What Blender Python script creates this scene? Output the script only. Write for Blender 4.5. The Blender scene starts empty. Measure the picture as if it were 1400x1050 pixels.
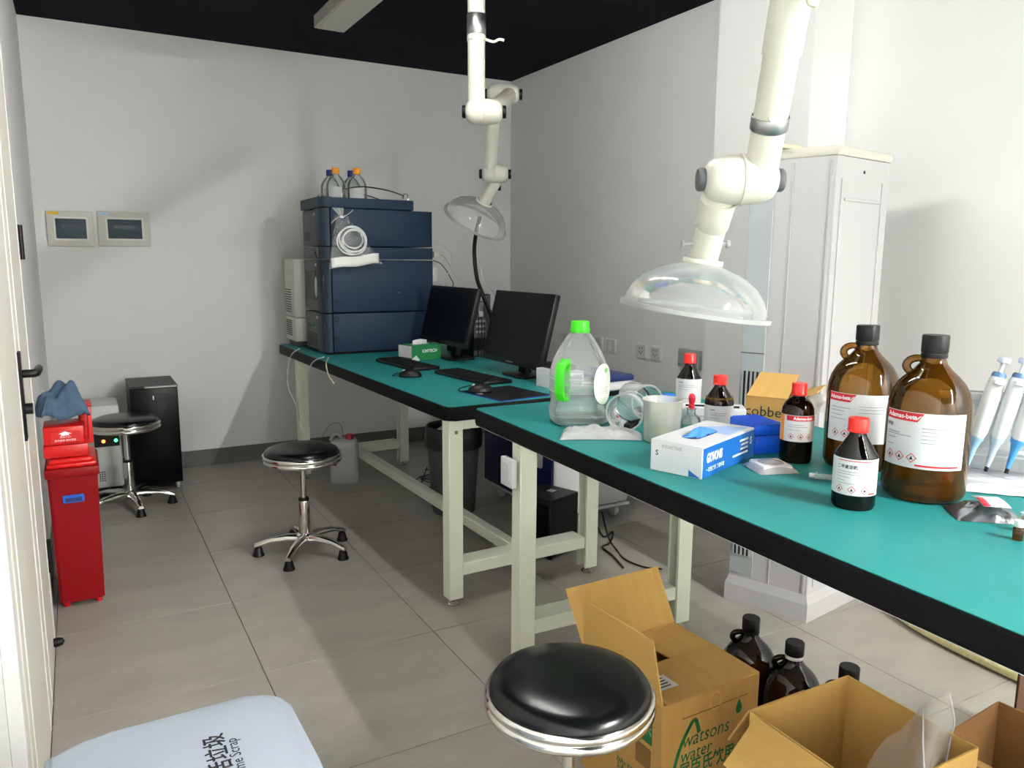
import bpy, bmesh, math, random
from mathutils import Vector, Matrix, noise as mnoise
random.seed(7)
PI = math.pi
sc = bpy.context.scene
COL = sc.collection

# ------------------------------------------------------------------ camera
FPX, YAW, PITCH, ROLL, EYE = 1056.06, .511865, .158963, .0077112, 1.34
_fw = Vector((math.sin(YAW)*math.cos(PITCH), math.cos(YAW)*math.cos(PITCH), -math.sin(PITCH)))
_r0 = Vector((math.cos(YAW), -math.sin(YAW), 0)); _u0 = _r0.cross(_fw)
_r = _r0*math.cos(ROLL) + _u0*math.sin(ROLL); _u = -_r0*math.sin(ROLL) + _u0*math.cos(ROLL)
cam = bpy.data.objects.new('camera', bpy.data.cameras.new('camera')); COL.objects.link(cam)
cam.matrix_world = Matrix(((_r.x, _u.x, -_fw.x, 0), (_r.y, _u.y, -_fw.y, 0), (_r.z, _u.z, -_fw.z, EYE), (0, 0, 0, 1)))
cam.data.sensor_width = 36; cam.data.lens = 36*FPX/1400; cam.data.clip_start = .02
sc.camera = cam

# ------------------------------------------------------------------ world, exposure
wd = bpy.data.worlds.new('world'); sc.world = wd; wd.use_nodes = True
wd.node_tree.nodes['Background'].inputs[0].default_value = (.8, .85, .9, 1)
wd.node_tree.nodes['Background'].inputs[1].default_value = .15
sc.view_settings.view_transform = 'Standard'; sc.view_settings.look = 'None'
sc.view_settings.gamma = 1; sc.view_settings.use_curve_mapping = False
sc.view_settings.exposure = 1.58
sc.cycles.transparent_max_bounces = 24
sc.cycles.max_bounces = 10

# ------------------------------------------------------------------ room lamps (ceiling battens with bare tubes; the tube meshes below give the light)
ZC = 2.65
LAMPS = [  # x, y, emission strength of the tube
    (1.22, 2.35, 40.), (2.15, -1.25, 370.), (2.15, -2.35, 230.), (2.15, -3.40, 230.)]

# ------------------------------------------------------------------ photo survey helpers: a ray cut with a real plane of the room
def ray(x, y): return _fw + _r*((x-700)/FPX) - _u*((y-525)/FPX)
def onz(x, y, z=0.): d = ray(x, y); return Vector((0, 0, EYE)) + d*((z-EYE)/d.z)
def onx(x, y, X): d = ray(x, y); return Vector((0, 0, EYE)) + d*(X/d.x)
def ony(x, y, Y): d = ray(x, y); return Vector((0, 0, EYE)) + d*(Y/d.y)

# ------------------------------------------------------------------ materials
def lin(c):
    if isinstance(c, str):
        c = c.lstrip('#'); c = [int(c[i:i+2], 16)/255 for i in (0, 2, 4)]
    return tuple(x/12.92 if x <= .04045 else ((x+.055)/1.055)**2.4 for x in c[:3]) + (1,)
MATS = {}
def mat(name, col, rough=.5, metal=0., var=0., vscale=6., bump=0., bscale=60., coat=0., col2=None, emit=0., spec=.5, stretch=None):
    if name in MATS: return MATS[name]
    m = bpy.data.materials.new(name); m.use_nodes = True; nt = m.node_tree; b = nt.nodes['Principled BSDF']
    b.inputs['Base Color'].default_value = lin(col); b.inputs['Roughness'].default_value = rough
    b.inputs['Metallic'].default_value = metal; b.inputs['Specular IOR Level'].default_value = spec
    if coat: b.inputs['Coat Weight'].default_value = coat; b.inputs['Coat Roughness'].default_value = .08
    if emit: b.inputs['Emission Color'].default_value = lin(col); b.inputs['Emission Strength'].default_value = emit
    if var or bump or col2:
        tc = nt.nodes.new('ShaderNodeTexCoord'); mp = nt.nodes.new('ShaderNodeMapping')
        nt.links.new(tc.outputs['Object'], mp.inputs[0])
        if stretch: mp.inputs['Scale'].default_value = stretch
    if var or col2:
        n = nt.nodes.new('ShaderNodeTexNoise'); n.inputs['Scale'].default_value = vscale; n.inputs['Detail'].default_value = 6
        n.inputs['Roughness'].default_value = .62
        nt.links.new(mp.outputs[0], n.inputs['Vector'])
        r = nt.nodes.new('ShaderNodeValToRGB'); c = lin(col); d = lin(col2) if col2 else c
        r.color_ramp.elements[0].position = .3; r.color_ramp.elements[1].position = .7
        r.color_ramp.elements[0].color = tuple(x*(1-var) for x in c[:3])+(1,)
        r.color_ramp.elements[1].color = tuple(min(1, x*(1+var)) for x in d[:3])+(1,)
        nt.links.new(n.outputs[0], r.inputs[0]); nt.links.new(r.outputs[0], b.inputs['Base Color'])
    if bump:
        n2 = nt.nodes.new('ShaderNodeTexNoise'); n2.inputs['Scale'].default_value = bscale; n2.inputs['Detail'].default_value = 3
        nt.links.new(mp.outputs[0], n2.inputs['Vector'])
        bp = nt.nodes.new('ShaderNodeBump'); bp.inputs['Strength'].default_value = bump; bp.inputs['Distance'].default_value = .004
        nt.links.new(n2.outputs[0], bp.inputs['Height']); nt.links.new(bp.outputs[0], b.inputs['Normal'])
    MATS[name] = m; return m
def clear(name, tint, gloss=.04, milk=.06, milkcol='#ffffff', edge=.5, bump=0., bscale=40., ior=1.48):
    """thin see-through wall: tinted transparency + fresnel gloss + a little milkiness that grows where the wall is seen edge-on"""
    if name in MATS: return MATS[name]
    m = bpy.data.materials.new(name); m.use_nodes = True; nt = m.node_tree; nt.nodes.clear()
    N = nt.nodes.new; L = nt.links.new
    out = N('ShaderNodeOutputMaterial'); tr = N('ShaderNodeBsdfTransparent'); tr.inputs[0].default_value = lin(tint)
    di = N('ShaderNodeBsdfDiffuse'); di.inputs[0].default_value = lin(milkcol)
    gl = N('ShaderNodeBsdfGlossy'); gl.inputs['Roughness'].default_value = gloss
    lw = N('ShaderNodeLayerWeight'); lw.inputs[0].default_value = .35
    mr = N('ShaderNodeMath'); mr.operation = 'MULTIPLY_ADD'; mr.inputs[1].default_value = edge; mr.inputs[2].default_value = milk; mr.use_clamp = True
    pw = N('ShaderNodeMath'); pw.operation = 'POWER'; pw.inputs[1].default_value = 2.
    L(lw.outputs['Facing'], pw.inputs[0]); L(pw.outputs[0], mr.inputs[0])
    m1 = N('ShaderNodeMixShader'); L(mr.outputs[0], m1.inputs[0]); L(tr.outputs[0], m1.inputs[1]); L(di.outputs[0], m1.inputs[2])
    fr = N('ShaderNodeFresnel'); fr.inputs[0].default_value = ior
    m2 = N('ShaderNodeMixShader'); L(fr.outputs[0], m2.inputs[0]); L(m1.outputs[0], m2.inputs[1]); L(gl.outputs[0], m2.inputs[2])
    L(m2.outputs[0], out.inputs[0])
    if bump:
        tc = N('ShaderNodeTexCoord'); n2 = N('ShaderNodeTexNoise'); n2.inputs['Scale'].default_value = bscale; n2.inputs['Detail'].default_value = 2
        L(tc.outputs['Object'], n2.inputs['Vector']); bp = N('ShaderNodeBump'); bp.inputs['Strength'].default_value = bump; bp.inputs['Distance'].default_value = .01
        L(n2.outputs[0], bp.inputs['Height'])
        for s in (di, gl): L(bp.outputs[0], s.inputs['Normal'])
        L(bp.outputs[0], fr.inputs['Normal']); L(bp.outputs[0], lw.inputs['Normal'])
    MATS[name] = m; return m

M_wall = mat('wall_paint', '#dcdddb', .75, var=.025, vscale=1.4, bump=.03, bscale=140)
M_ceil = mat('dark_ceiling_paint', '#10141b', .9, spec=.1, var=.1, vscale=2)
M_grout = mat('grout', '#84817a', .8)
M_tile = mat('grey_floor_tile', '#98948a', .36, var=.12, vscale=5, bump=.02, bscale=90, stretch=(.6, 1.4, 1))
M_base = mat('grey_skirting', '#5c5e5a', .5, var=.05)
M_green = mat('green_laminate', '#247f7d', .45, var=.05, vscale=9, bump=.015, bscale=200, spec=.2)
M_blackrub = mat('black_rubber_edge', '#08090b', .55, bump=.02, bscale=200, spec=.12)
M_steel = mat('pale_green_steel', '#dde2d0', .42, var=.02, vscale=5)
M_chrome = mat('chrome', '#d9d7d2', .13, 1.)
M_alu = mat('brushed_aluminium', '#a9abac', .32, 1.)
M_blackvinyl = mat('black_vinyl', '#07090b', .24, bump=.04, bscale=300, spec=.4)
M_blackpl = mat('black_plastic', '#090a0c', .42, spec=.3)
M_blackmat = mat('matt_black', '#0d0e10', .75, spec=.2)
M_screen = mat('dark_screen', '#05060a', .3, spec=.15)
M_white = mat('white_plastic', '#d4d5d6', .4)
M_whitecoat = mat('white_enamel', '#b2b2b2', .4, var=.01)
M_cream = mat('cream_plastic', '#e6e3d3', .38)
M_armwhite = mat('arm_white', '#cfcec1', .35)
M_navy = mat('instrument_navy', '#1d3044', .55, bump=.03, bscale=260, spec=.2)
M_slate = mat('instrument_slate', '#24323f', .5, spec=.25)
M_charc = mat('instrument_charcoal', '#4b5053', .55)
M_beige = mat('instrument_beige', '#c9c9bd', .5)
M_darkgrey = mat('dark_grey_plastic', '#3a3c3e', .5)
M_greypl = mat('grey_plastic', '#9b9da0', .5)
M_red = mat('red_plastic', '#c8100e', .35)
M_dred = mat('dark_red_plastic', '#84050c', .45, spec=.2)
M_redcap = mat('red_cap', '#e2231a', .35)
M_orange = mat('orange_cap', '#ef9a1c', .4)
M_bluecap = mat('blue_cap', '#16247a', .4)
M_blue = mat('tip_box_blue', '#1a63ee', .35)
M_bluepl = mat('blue_plastic', '#1d55b4', .4)
M_paper = mat('white_paper', '#d2d3d5', .6)
M_card = mat('kraft_cardboard', '#b58b4b', .8, var=.07, vscale=3, bump=.04, bscale=25, stretch=(14, 1, 1))
M_cardin = mat('kraft_cardboard_inside', '#c39b55', .8, var=.06, vscale=3, bump=.04, bscale=25, stretch=(14, 1, 1))
M_cardbr = mat('brown_cardboard', '#8c6538', .8, var=.08, vscale=3)
M_ink = mat('black_ink', '#1b1b1d', .6)
M_greyink = mat('grey_ink', '#8b8b90', .6)
M_redink = mat('red_ink', '#c9182b', .55)
M_greenink = mat('green_ink', '#176a38', .6)
M_blueink = mat('blue_print', '#1767b8', .45)
M_whiteink = mat('white_ink', '#f4f4f4', .55)
M_orangeink = mat('orange_print', '#ea9440', .5)
M_lime = mat('lime_plastic', '#3fd01c', .38)
M_amber = clear('amber_glass', '#c4a468', .03, .09, '#8a6018', .25)
M_amberd = clear('dark_and_shaded_amber_glass', '#6a4c2c', .03, .06, '#1d1006', .35)  # reagent bottles' own dark glass; on floor jugs the tint carries under-bench shade
M_glass = clear('clear_glass', '#eef4f2', .03, .08, '#f6fafa', .8, ior=1.25)
M_pet = clear('clear_plastic', '#f6faf9', .05, .20, '#fbfdfd', .8, ior=1.3)
M_hood = clear('clear_hood', '#eceeee', .10, .22, '#eceeec', .5)
M_bag = clear('clear_bag', '#f4f4f4', .12, .30, '#f6f6f6', .5, bump=.5, bscale=30)
M_bagmilk = clear('milky_bag', '#efece8', .2, .16, '#e6e2dc', .4, bump=.3, bscale=16)
M_beaker = clear('milky_beaker', '#f4f4ec', .2, .34, '#fbfaf0', .5)
M_jerry = clear('jerrycan_plastic', '#d8d8d6', .25, .62, '#cfcfcd', .25)
M_liquid = clear('amber_liquid', '#e0bc58', .05, .22, '#c9982a', .1)
M_tubing = mat('clear_tubing', '#d9dcda', .3)

# ------------------------------------------------------------------ mesh helpers
def BM(): return bmesh.new()
def _xf(bm, vs, M):
    if M is not None: bmesh.ops.transform(bm, matrix=M, verts=vs)
def box(bm, c, s, bev=0., seg=2, M=None):
    r = bmesh.ops.create_cube(bm, size=1); vs = r['verts']
    bmesh.ops.transform(bm, matrix=Matrix.Translation(c) @ Matrix.Diagonal((s[0], s[1], s[2], 1)), verts=vs)
    if bev:
        es = list({e for v in vs for e in v.link_edges})
        rr = bmesh.ops.bevel(bm, geom=es, offset=min(bev, min(s)*.49), segments=seg, profile=.5, affect='EDGES')
        vs = list({v for f in rr['faces'] for v in f.verts} | {v for v in vs if v.is_valid})
        vs = _island(bm, vs)
    _xf(bm, vs, M); return vs
def _island(bm, vs):
    seen = set(v for v in vs if v.is_valid); st = list(seen)
    while st:
        v = st.pop()
        for e in v.link_edges:
            o = e.other_vert(v)
            if o not in seen: seen.add(o); st.append(o)
    return list(seen)
def lathe(bm, prof, seg=32, a0=0., a1=2*PI, M=None, warp=None):
    full = abs(a1-a0-2*PI) < 1e-6; n = seg if full else seg+1; rings = []; vs = []
    for r, z in prof:
        if r < 1e-6 and full:
            v = bm.verts.new((0, 0, z)); rings.append([v]); vs.append(v); continue
        ring = []
        for i in range(n):
            a = a0+(a1-a0)*i/seg; k = warp(a, z) if warp else 1.
            v = bm.verts.new((r*k*math.cos(a), r*k*math.sin(a), z)); ring.append(v); vs.append(v)
        rings.append(ring)
    for A, B in zip(rings, rings[1:]):
        m = n if full else n-1
        for i in range(m):
            j = (i+1) % n
            if len(A) == 1 and len(B) == 1: continue
            try:
                if len(A) == 1: bm.faces.new((A[0], B[j], B[i]))
                elif len(B) == 1: bm.faces.new((A[i], A[j], B[0]))
                else: bm.faces.new((A[i], A[j], B[j], B[i]))
            except ValueError: pass
    _xf(bm, vs, M); return vs
def align(p0, p1):
    p0, p1 = Vector(p0), Vector(p1); d = p1-p0
    return Matrix.Translation(p0) @ d.to_track_quat('Z', 'Y').to_matrix().to_4x4()
def cyl(bm, p0, p1, r0, r1=None, seg=20, bev=0.):
    L = (Vector(p1)-Vector(p0)).length; r1 = r0 if r1 is None else r1
    pr = [(0, 0), (r0-bev, 0), (r0, bev), (r1, L-bev), (r1-bev, L), (0, L)] if bev else [(0, 0), (r0, 0), (r1, L), (0, L)]
    return lathe(bm, pr, seg, M=align(p0, p1))
def spline(pts, n=8, closed=False):
    P = [Vector(p) for p in pts]; out = []; m = len(P)
    rng = range(m) if closed else range(m-1)
    for i in rng:
        if closed: a, b, c, d = P[(i-1) % m], P[i], P[(i+1) % m], P[(i+2) % m]
        else: a, b, c, d = P[max(i-1, 0)], P[i], P[i+1], P[min(i+2, m-1)]
        for k in range(n):
            t = k/n
            out.append(.5*((2*b)+(c-a)*t+(2*a-5*b+4*c-d)*t*t+(3*b-a-3*c+d)*t**3))
    if not closed: out.append(P[-1])
    return out
def tube(bm, pts, r, seg=8, n=8, closed=False, smooth=True, rf=None):
    P = spline(pts, n, closed) if smooth else [Vector(p) for p in pts]
    m = len(P); rings = []; up = None
    for i, p in enumerate(P):
        t = (P[(i+1) % m]-P[i-1]) if closed else (P[min(i+1, m-1)]-P[max(i-1, 0)])
        t.normalize()
        if up is None: up = t.orthogonal().normalized()
        else: up = (up-t*up.dot(t)); up = up.normalized() if up.length > 1e-6 else t.orthogonal().normalized()
        bi = t.cross(up); rr = rf(i/(m-1))*r if rf else r
        rings.append([bm.verts.new(p+(up*math.cos(2*PI*k/seg)+bi*math.sin(2*PI*k/seg))*rr) for k in range(seg)])
    pairs = list(zip(rings, rings[1:]))+([(rings[-1], rings[0])] if closed else [])
    for A, B in pairs:
        for k in range(seg): bm.faces.new((A[k], A[(k+1) % seg], B[(k+1) % seg], B[k]))
    if not closed:
        bm.faces.new(rings[0][::-1]); bm.faces.new(rings[-1])
def prism(bm, poly, z0, z1, M=None, bev=0.):
    A = [bm.verts.new((p[0], p[1], z0)) for p in poly]; B = [bm.verts.new((p[0], p[1], z1)) for p in poly]; n = len(poly)
    fs = [bm.faces.new(A[::-1]), bm.faces.new(B)]
    for i in range(n): fs.append(bm.faces.new((A[i], A[(i+1) % n], B[(i+1) % n], B[i])))
    vs = A+B
    if bev:
        es = [e for f in fs[:2] for e in f.edges]
        bmesh.ops.bevel(bm, geom=es, offset=bev, segments=2, profile=.5, affect='EDGES'); vs = _island(bm, [v for v in vs if v.is_valid] or list(bm.verts)[-4:])
    _xf(bm, vs, M); return vs
def rrect(w, h, r, n=5, cx=0, cy=0):
    out = []
    for sx, sy, a in ((1, 1, 0), (-1, 1, PI/2), (-1, -1, PI), (1, -1, 1.5*PI)):
        for k in range(n+1):
            t = a+PI/2*k/n; out.append((cx+sx*(w/2-r)+r*math.cos(t), cy+sy*(h/2-r)+r*math.sin(t)))
    return out
def grid(bm, fn, nu, nv):
    V = [[bm.verts.new(fn(i/nu, j/nv)) for j in range(nv+1)] for i in range(nu+1)]
    for i in range(nu):
        for j in range(nv): bm.faces.new((V[i][j], V[i+1][j], V[i+1][j+1], V[i][j+1]))
def obj(name, bm, m, parent=None, loc=(0, 0, 0), rot=(0, 0, 0), smooth=40, sol=0.):
    bmesh.ops.recalc_face_normals(bm, faces=bm.faces)
    me = bpy.data.meshes.new(name); bm.to_mesh(me); bm.free()
    if smooth:
        me.shade_smooth(); me.set_sharp_from_angle(angle=math.radians(smooth))
    me.materials.append(m)
    o = bpy.data.objects.new(name, me); COL.objects.link(o); o.location = loc; o.rotation_euler = rot
    if parent is not None: o.parent = parent
    if sol:
        md = o.modifiers.new('thickness', 'SOLIDIFY'); md.thickness = sol; md.offset = 0
    return o
def share(src, name, parent, loc=(0, 0, 0), rot=(0, 0, 0)):
    o = bpy.data.objects.new(name, src.data); COL.objects.link(o); o.parent = parent; o.location = loc; o.rotation_euler = rot; return o
def tag(o, label, cat, group=None):
    o['label'] = label; o['category'] = cat
    if group: o['group'] = group
    return o
def thing(name, label, cat, loc=(0, 0, 0), rz=0., group=None):
    o = bpy.data.objects.new(name, None); COL.objects.link(o); o.empty_display_size = .05
    o.location = loc; o.rotation_euler = (0, 0, rz); return tag(o, label, cat, group)
def struct(name, bm, m, parent=None, smooth=0):
    o = obj(name, bm, m, parent, smooth=smooth)
    if parent is None: o['kind'] = 'structure'
    return o
def dup(root, loc, rz, label, group=None):
    r = root.copy(); COL.objects.link(r); r.location = loc; r.rotation_euler = (0, 0, rz); r['label'] = label
    if group: r['group'] = group
    for ch in list(root.children):
        c = ch.copy(); COL.objects.link(c); c.parent = r
        for g in list(ch.children):
            d = g.copy(); COL.objects.link(d); d.parent = c
    return r
TEXTS = []
FACE_NY = Matrix.Rotation(PI/2, 4, 'X')                                   # lettering on a face that looks to -y
FACE_NX = Matrix.Rotation(-PI/2, 4, 'Z') @ Matrix.Rotation(PI/2, 4, 'X')  # lettering on a face that looks to -x
def text(s, size, parent, M, m, name='lettering', sx=1., wrap=None, ax='CENTER', bold=0., shear=0.):
    cu = bpy.data.curves.new(name, 'FONT'); cu.body = s; cu.size = size; cu.align_x = ax; cu.align_y = 'CENTER'
    cu.resolution_u = 2; cu.offset = bold; cu.shear = shear
    o = bpy.data.objects.new(name, cu); COL.objects.link(o)
    TEXTS.append((o, cu, name, parent, M, m, sx, wrap))
def finish_texts():
    bpy.context.view_layer.update(); dg = bpy.context.evaluated_depsgraph_get()
    for o, cu, name, parent, M, m, sx, wrap in TEXTS:
        me = bpy.data.meshes.new_from_object(o.evaluated_get(dg))
        bpy.data.objects.remove(o); bpy.data.curves.remove(cu)
        for v in me.vertices:
            v.co.x *= sx
            if wrap:
                R, phi, z = wrap; a = phi+v.co.x/R; v.co = Vector((R*math.cos(a), R*math.sin(a), z+v.co.y))
        if not wrap: me.transform(M)
        me.materials.clear(); me.materials.append(m)
        t = bpy.data.objects.new(name, me); COL.objects.link(t); t.parent = parent
def wrect(bm, x0, x1, y0, y1, R, phi, z=0., n=8):
    grid(bm, lambda u, v: (R*math.cos(phi+(x0+(x1-x0)*u)/R), R*math.sin(phi+(x0+(x1-x0)*u)/R), z+y0+(y1-y0)*v), n, 1)
def wpoly(bm, pts, R, phi, z=0.):
    bm.faces.new([bm.verts.new((R*math.cos(phi+x/R), R*math.sin(phi+x/R), z+y)) for x, y in pts])
def face_cam(c, off=0.): return math.atan2(-c[1], -c[0])+off

# ================================================================== THE ROOM
XL, XR, YB, YF = -.18, 2.93, 5.26, -4.15
b = BM(); box(b, ((XL+XR)/2, (YB+YF)/2, -.06), (XR-XL+.2, YB-YF+.2, .112)); floor = struct('floor', b, M_grout)
tile_mesh = {}
def cuts(a, z, o): 
    k = o+math.floor((a-o)/.6)*.6; L = [a]
    while k+.6 < z: k += .6; L.append(k)
    return [x for i, x in enumerate(L) if i == 0 or x-L[i-1] > .01]+[z]
xs, ys = cuts(XL, XR, .45), cuts(YF, YB, 3.04)
for x0, x1 in zip(xs, xs[1:]):
    for y0, y1 in zip(ys, ys[1:]):
        k = (round(x1-x0, 3), round(y1-y0, 3)); c = ((x0+x1)/2, (y0+y1)/2, 0)
        if k not in tile_mesh:
            b = BM(); box(b, (0, 0, -.006), (k[0]-.0025, k[1]-.0025, .012), .0008, 1)
            tile_mesh[k] = obj('tile', b, M_tile, floor, c, smooth=0)
        else: share(tile_mesh[k], 'tile', floor, c)
H2 = ZC/2
b = BM(); box(b, ((XL+XR)/2, YB+.05, H2), (XR-XL+.2, .1, ZC)); struct('wall_back', b, M_wall)
b = BM(); box(b, (XL-.05, (YB+YF)/2, H2), (.1, YB-YF, ZC)); struct('wall_left', b, M_wall)
b = BM(); box(b, (XR+.05, (YB+YF)/2, H2), (.1, YB-YF, ZC)); struct('wall_right', b, M_wall)
b = BM(); box(b, ((XL+XR)/2, YF-.05, H2), (XR-XL+.2, .1, ZC)); struct('wall_front', b, M_wall)
b = BM(); box(b, ((XL+XR)/2, (YB+YF)/2, ZC+.05), (XR-XL+.2, YB-YF+.2, .1)); struct('ceiling', b, M_ceil)
b = BM(); box(b, ((2.70+XR)/2, (2.31+2.86)/2, H2), (XR-2.70, .55, ZC)); struct('wall_pillar', b, M_wall)
b = BM(); box(b, ((XL+XR)/2, YB-.006, .0525), (XR-XL, .012, .105), .002, 1); struct('baseboard_back', b, M_base)
b = BM(); box(b, (XR-.006, (2.86+YB-.012)/2, .0525), (.012, YB-.012-2.86, .105), .002, 1); struct('baseboard_right', b, M_base)
b = BM(); box(b, (XL+.006, (3.1+YB-.012)/2, .0525), (.012, YB-.012-3.1, .105), .002, 1); struct('baseboard_left', b, M_base)

# door set in the left wall: far narrow leaf and near wide leaf, seen almost edge-on
M_door = mat('cream_door_wood', '#cbc8bd', .5, var=.03, vscale=4, bump=.05, bscale=50, stretch=(1, 8, .4))
M_doorw = mat('white_door_casing', '#cfcfcd', .5)
door = bpy.data.objects.new('door_1', None); COL.objects.link(door); door['kind'] = 'structure'
b = BM(); box(b, (XL+.014, 3.03, 1.06), (.028, .07, 2.12), .002, 1); obj('casing', b, M_doorw, door, smooth=0)
b = BM(); box(b, (XL+.014, 1.745, 1.06), (.028, .07, 2.12), .002, 1); obj('casing', b, M_doorw, door, smooth=0)
b = BM(); box(b, (XL+.014, 2.3875, 2.155), (.028, 1.355, .07), .002, 1); obj('casing', b, M_doorw, door, smooth=0)
for nm, y0, y1 in (('leaf', 2.452, 2.99), ('leaf', 1.795, 2.448)):
    b = BM(); box(b, (XL+.0155, (y0+y1)/2, 1.06), (.029, y1-y0, 2.11), .002, 1)
    lf = obj(nm, b, M_door, door, smooth=0)
    for gy in (y0+.07, y1-.07):
        b = BM(); box(b, (XL+.031, gy, 1.06), (.003, .006, 2.08)); obj('moulding', b, M_doorw, lf, smooth=0)
for z in (.33, 1.385):
    b = BM(); cyl(b, (XL+.036, 2.97, z-.055), (XL+.036, 2.97, z+.055), .008, seg=10); box(b, (XL+.032, 2.955, z), (.004, .03, .105))
    obj('hinge', b, M_blackpl, door)
b = BM(); box(b, (XL+.034, 2.42, .97), (.008, .045, .24), .002, 1); pl = obj('lock_plate', b, M_blackpl, door)
b = BM(); tube(b, [(XL+.036, 2.42, 1.03), (XL+.060, 2.42, 1.03), (XL+.070, 2.43, 1.03), (XL+.072, 2.48, 1.03), (XL+.072, 2.54, 1.028)], .011, 10, 5); obj('lever', b, M_blackpl, pl)
b = BM(); cyl(b, (XL+.036, 2.42, .935), (XL+.056, 2.42, .935), .015, seg=14); obj('thumb_turn', b, M_blackpl, pl)
b = BM(); lathe(b, [(0, 0), (.014, 0), (.016, .012), (.012, .028), (0, .034)], 12, M=Matrix.Translation((XL+.029, 2.86, .06)) @ Matrix.Rotation(PI/2, 4, 'Y'))
obj('door_stop', b, M_blackpl, door)

# ceiling fixtures
def fixture(x, y, on, label):
    t = thing('linear_ceiling_light', label, 'ceiling light', (x, y, ZC-.07), 0, 'linear ceiling lights')
    b = BM(); box(b, (0, 0, .035), (.17, 1.2, .066), .003, 1); obj('housing', b, mat('fixture_grey', '#b9b5ae', .45), t, smooth=0)
    if on:
        b = BM(); cyl(b, (0, -.57, -.012), (0, .57, -.012), .022, seg=12); obj('lit_tube', b, mat('lit_tube_%d' % round(on), '#fdfcf9', .4, emit=on), t)
        for y_ in (-.585, .585):
            b = BM(); box(b, (0, y_, -.008), (.05, .024, .05), .004, 1); obj('lamp_holder', b, M_white, t)
    else:
        b = BM(); box(b, (0, 0, .0), (.15, 1.17, .006), .002, 1); obj('diffuser', b, mat('unlit_diffuser', '#c4c0b8', .45), t, smooth=0)
    return t
fixture(1.318, 3.83, 0, 'grey linear ceiling light, switched off, above the far bench')
names = ['lit linear ceiling light above the gap between the benches', 'lit linear ceiling light behind the viewer, nearest of the row of three', 'lit linear ceiling light behind the viewer, middle of the row of three', 'lit linear ceiling light behind the viewer, farthest of the row of three']
for (x, y, e_), n in zip(LAMPS, names): fixture(x, y, e_, n)

# consumer unit boxes on the back wall
def breaker_panel(x0, x1, z0, z1, tagmat, label):
    w, h = x1-x0, z1-z0; t = thing('breaker_panel', label, 'breaker panel', ((x0+x1)/2, YB, z0), 0, 'breaker panels on the back wall')
    b = BM(); box(b, (0, -.009, h/2), (w, .018, h), .004, 2); obj('frame', b, mat('panel_frame', '#c9c8be', .45), t)
    b = BM(); box(b, (.004, -.0195, h/2), (w*.74, .004, h*.68), .001, 1); obj('window_surround', b, mat('panel_trim', '#dadad2', .45), t)
    b = BM(); box(b, (.004, -.0225, h/2), (w*.66, .004, h*.56), .003, 2); wdw = obj('smoked_window', b, mat('smoked_window', '#3c4c55', .5, spec=.2), t)
    b = BM(); box(b, (.004, -.0249, h*.47), (w*.60, .001, .004)); obj('rail', b, M_darkgrey, wdw)
    b = BM(); box(b, (0, -.0249, h*.56), (w*.40, .001, .022)); obj('breaker_row', b, mat('breaker_grey', '#2c363d', .4), wdw)
    b = BM(); box(b, (-w/2+.036, -.0187, h-.014), (.055, .001, .017)); obj('sticker', b, tagmat, t)
breaker_panel(-.122, .114, 1.40, 1.602, mat('yellow_sticker', '#e3b41c', .5), 'grey wall breaker panel with yellow corner sticker')
breaker_panel(.138, .416, 1.405, 1.606, mat('pale_blue_sticker', '#a9c3d8', .5), 'wider grey wall breaker panel with pale blue corner sticker')

# wall sockets
def socket(y0, y1, z0, z1, kind, label, grp='sockets along the right wall'):
    t = thing('wall_socket', label, 'wall socket', (XR, (y0+y1)/2, (z0+z1)/2), 0, grp)
    w, h = y1-y0, z1-z0
    b = BM(); box(b, (-.006, 0, 0), (.012, w, h), .003, 2); obj('plate', b, mat('socket_white', '#dddcd8', .4), t)
    b = BM(); box(b, (-.0125, 0, 0), (.002, w*.8, h*.8), .0008, 1); f = obj('insert', b, mat('socket_insert', '#c9c8c4', .4), t)
    if kind == 'socket':
        for dy, dz, rx in ((-.012, .016, 0), (.012, .016, 0), (0, -.018, 0), (-.013, -.008, .5), (.013, -.008, -.5)):
            b = BM(); box(b, (0, 0, 0), (.002, .004, .011), M=Matrix.Rotation(rx, 4, 'X')); obj('slot', b, M_ink, f, (-.0135, dy, dz), smooth=0)
    elif kind == 'switch':
        b = BM(); box(b, (-.0145, 0, 0), (.003, w*.36, h*.62), .001, 1); obj('rocker', b, mat('socket_white', '#dddcd8', .4), f)
socket(4.40, 4.51, .76, .855, 'socket', 'wall socket behind the water jug, nearest the far corner')
socket(4.02, 4.115, .765, .86, 'socket', 'left wall socket of the pair right of the jug cap')
socket(3.88, 3.98, .764, .856, 'switch', 'wall switch plate right of the jug cap, with plain rocker')
socket(3.577, 3.675, .768, .856, 'socket', 'left of the two wall sockets behind the clear cups')
socket(3.445, 3.541, .768, .852, 'socket', 'right of the two wall sockets behind the clear cups')
t = thing('wall_socket', 'grey double socket box behind the tallest red-capped amber bottle', 'wall socket', (XR, 3.2, .812), 0, 'sockets along the right wall')
b = BM(); box(b, (-.012, 0, 0), (.024, .17, .1), .003, 2); obj('plate', b, mat('grey_box', '#a2a3a2', .45), t)
for dy in (-.04, .04):
    b = BM(); box(b, (-.0255, dy, 0), (.003, .062, .07), .001, 1); obj('insert', b, mat('grey_box_insert', '#8e9090', .45), t)

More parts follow.
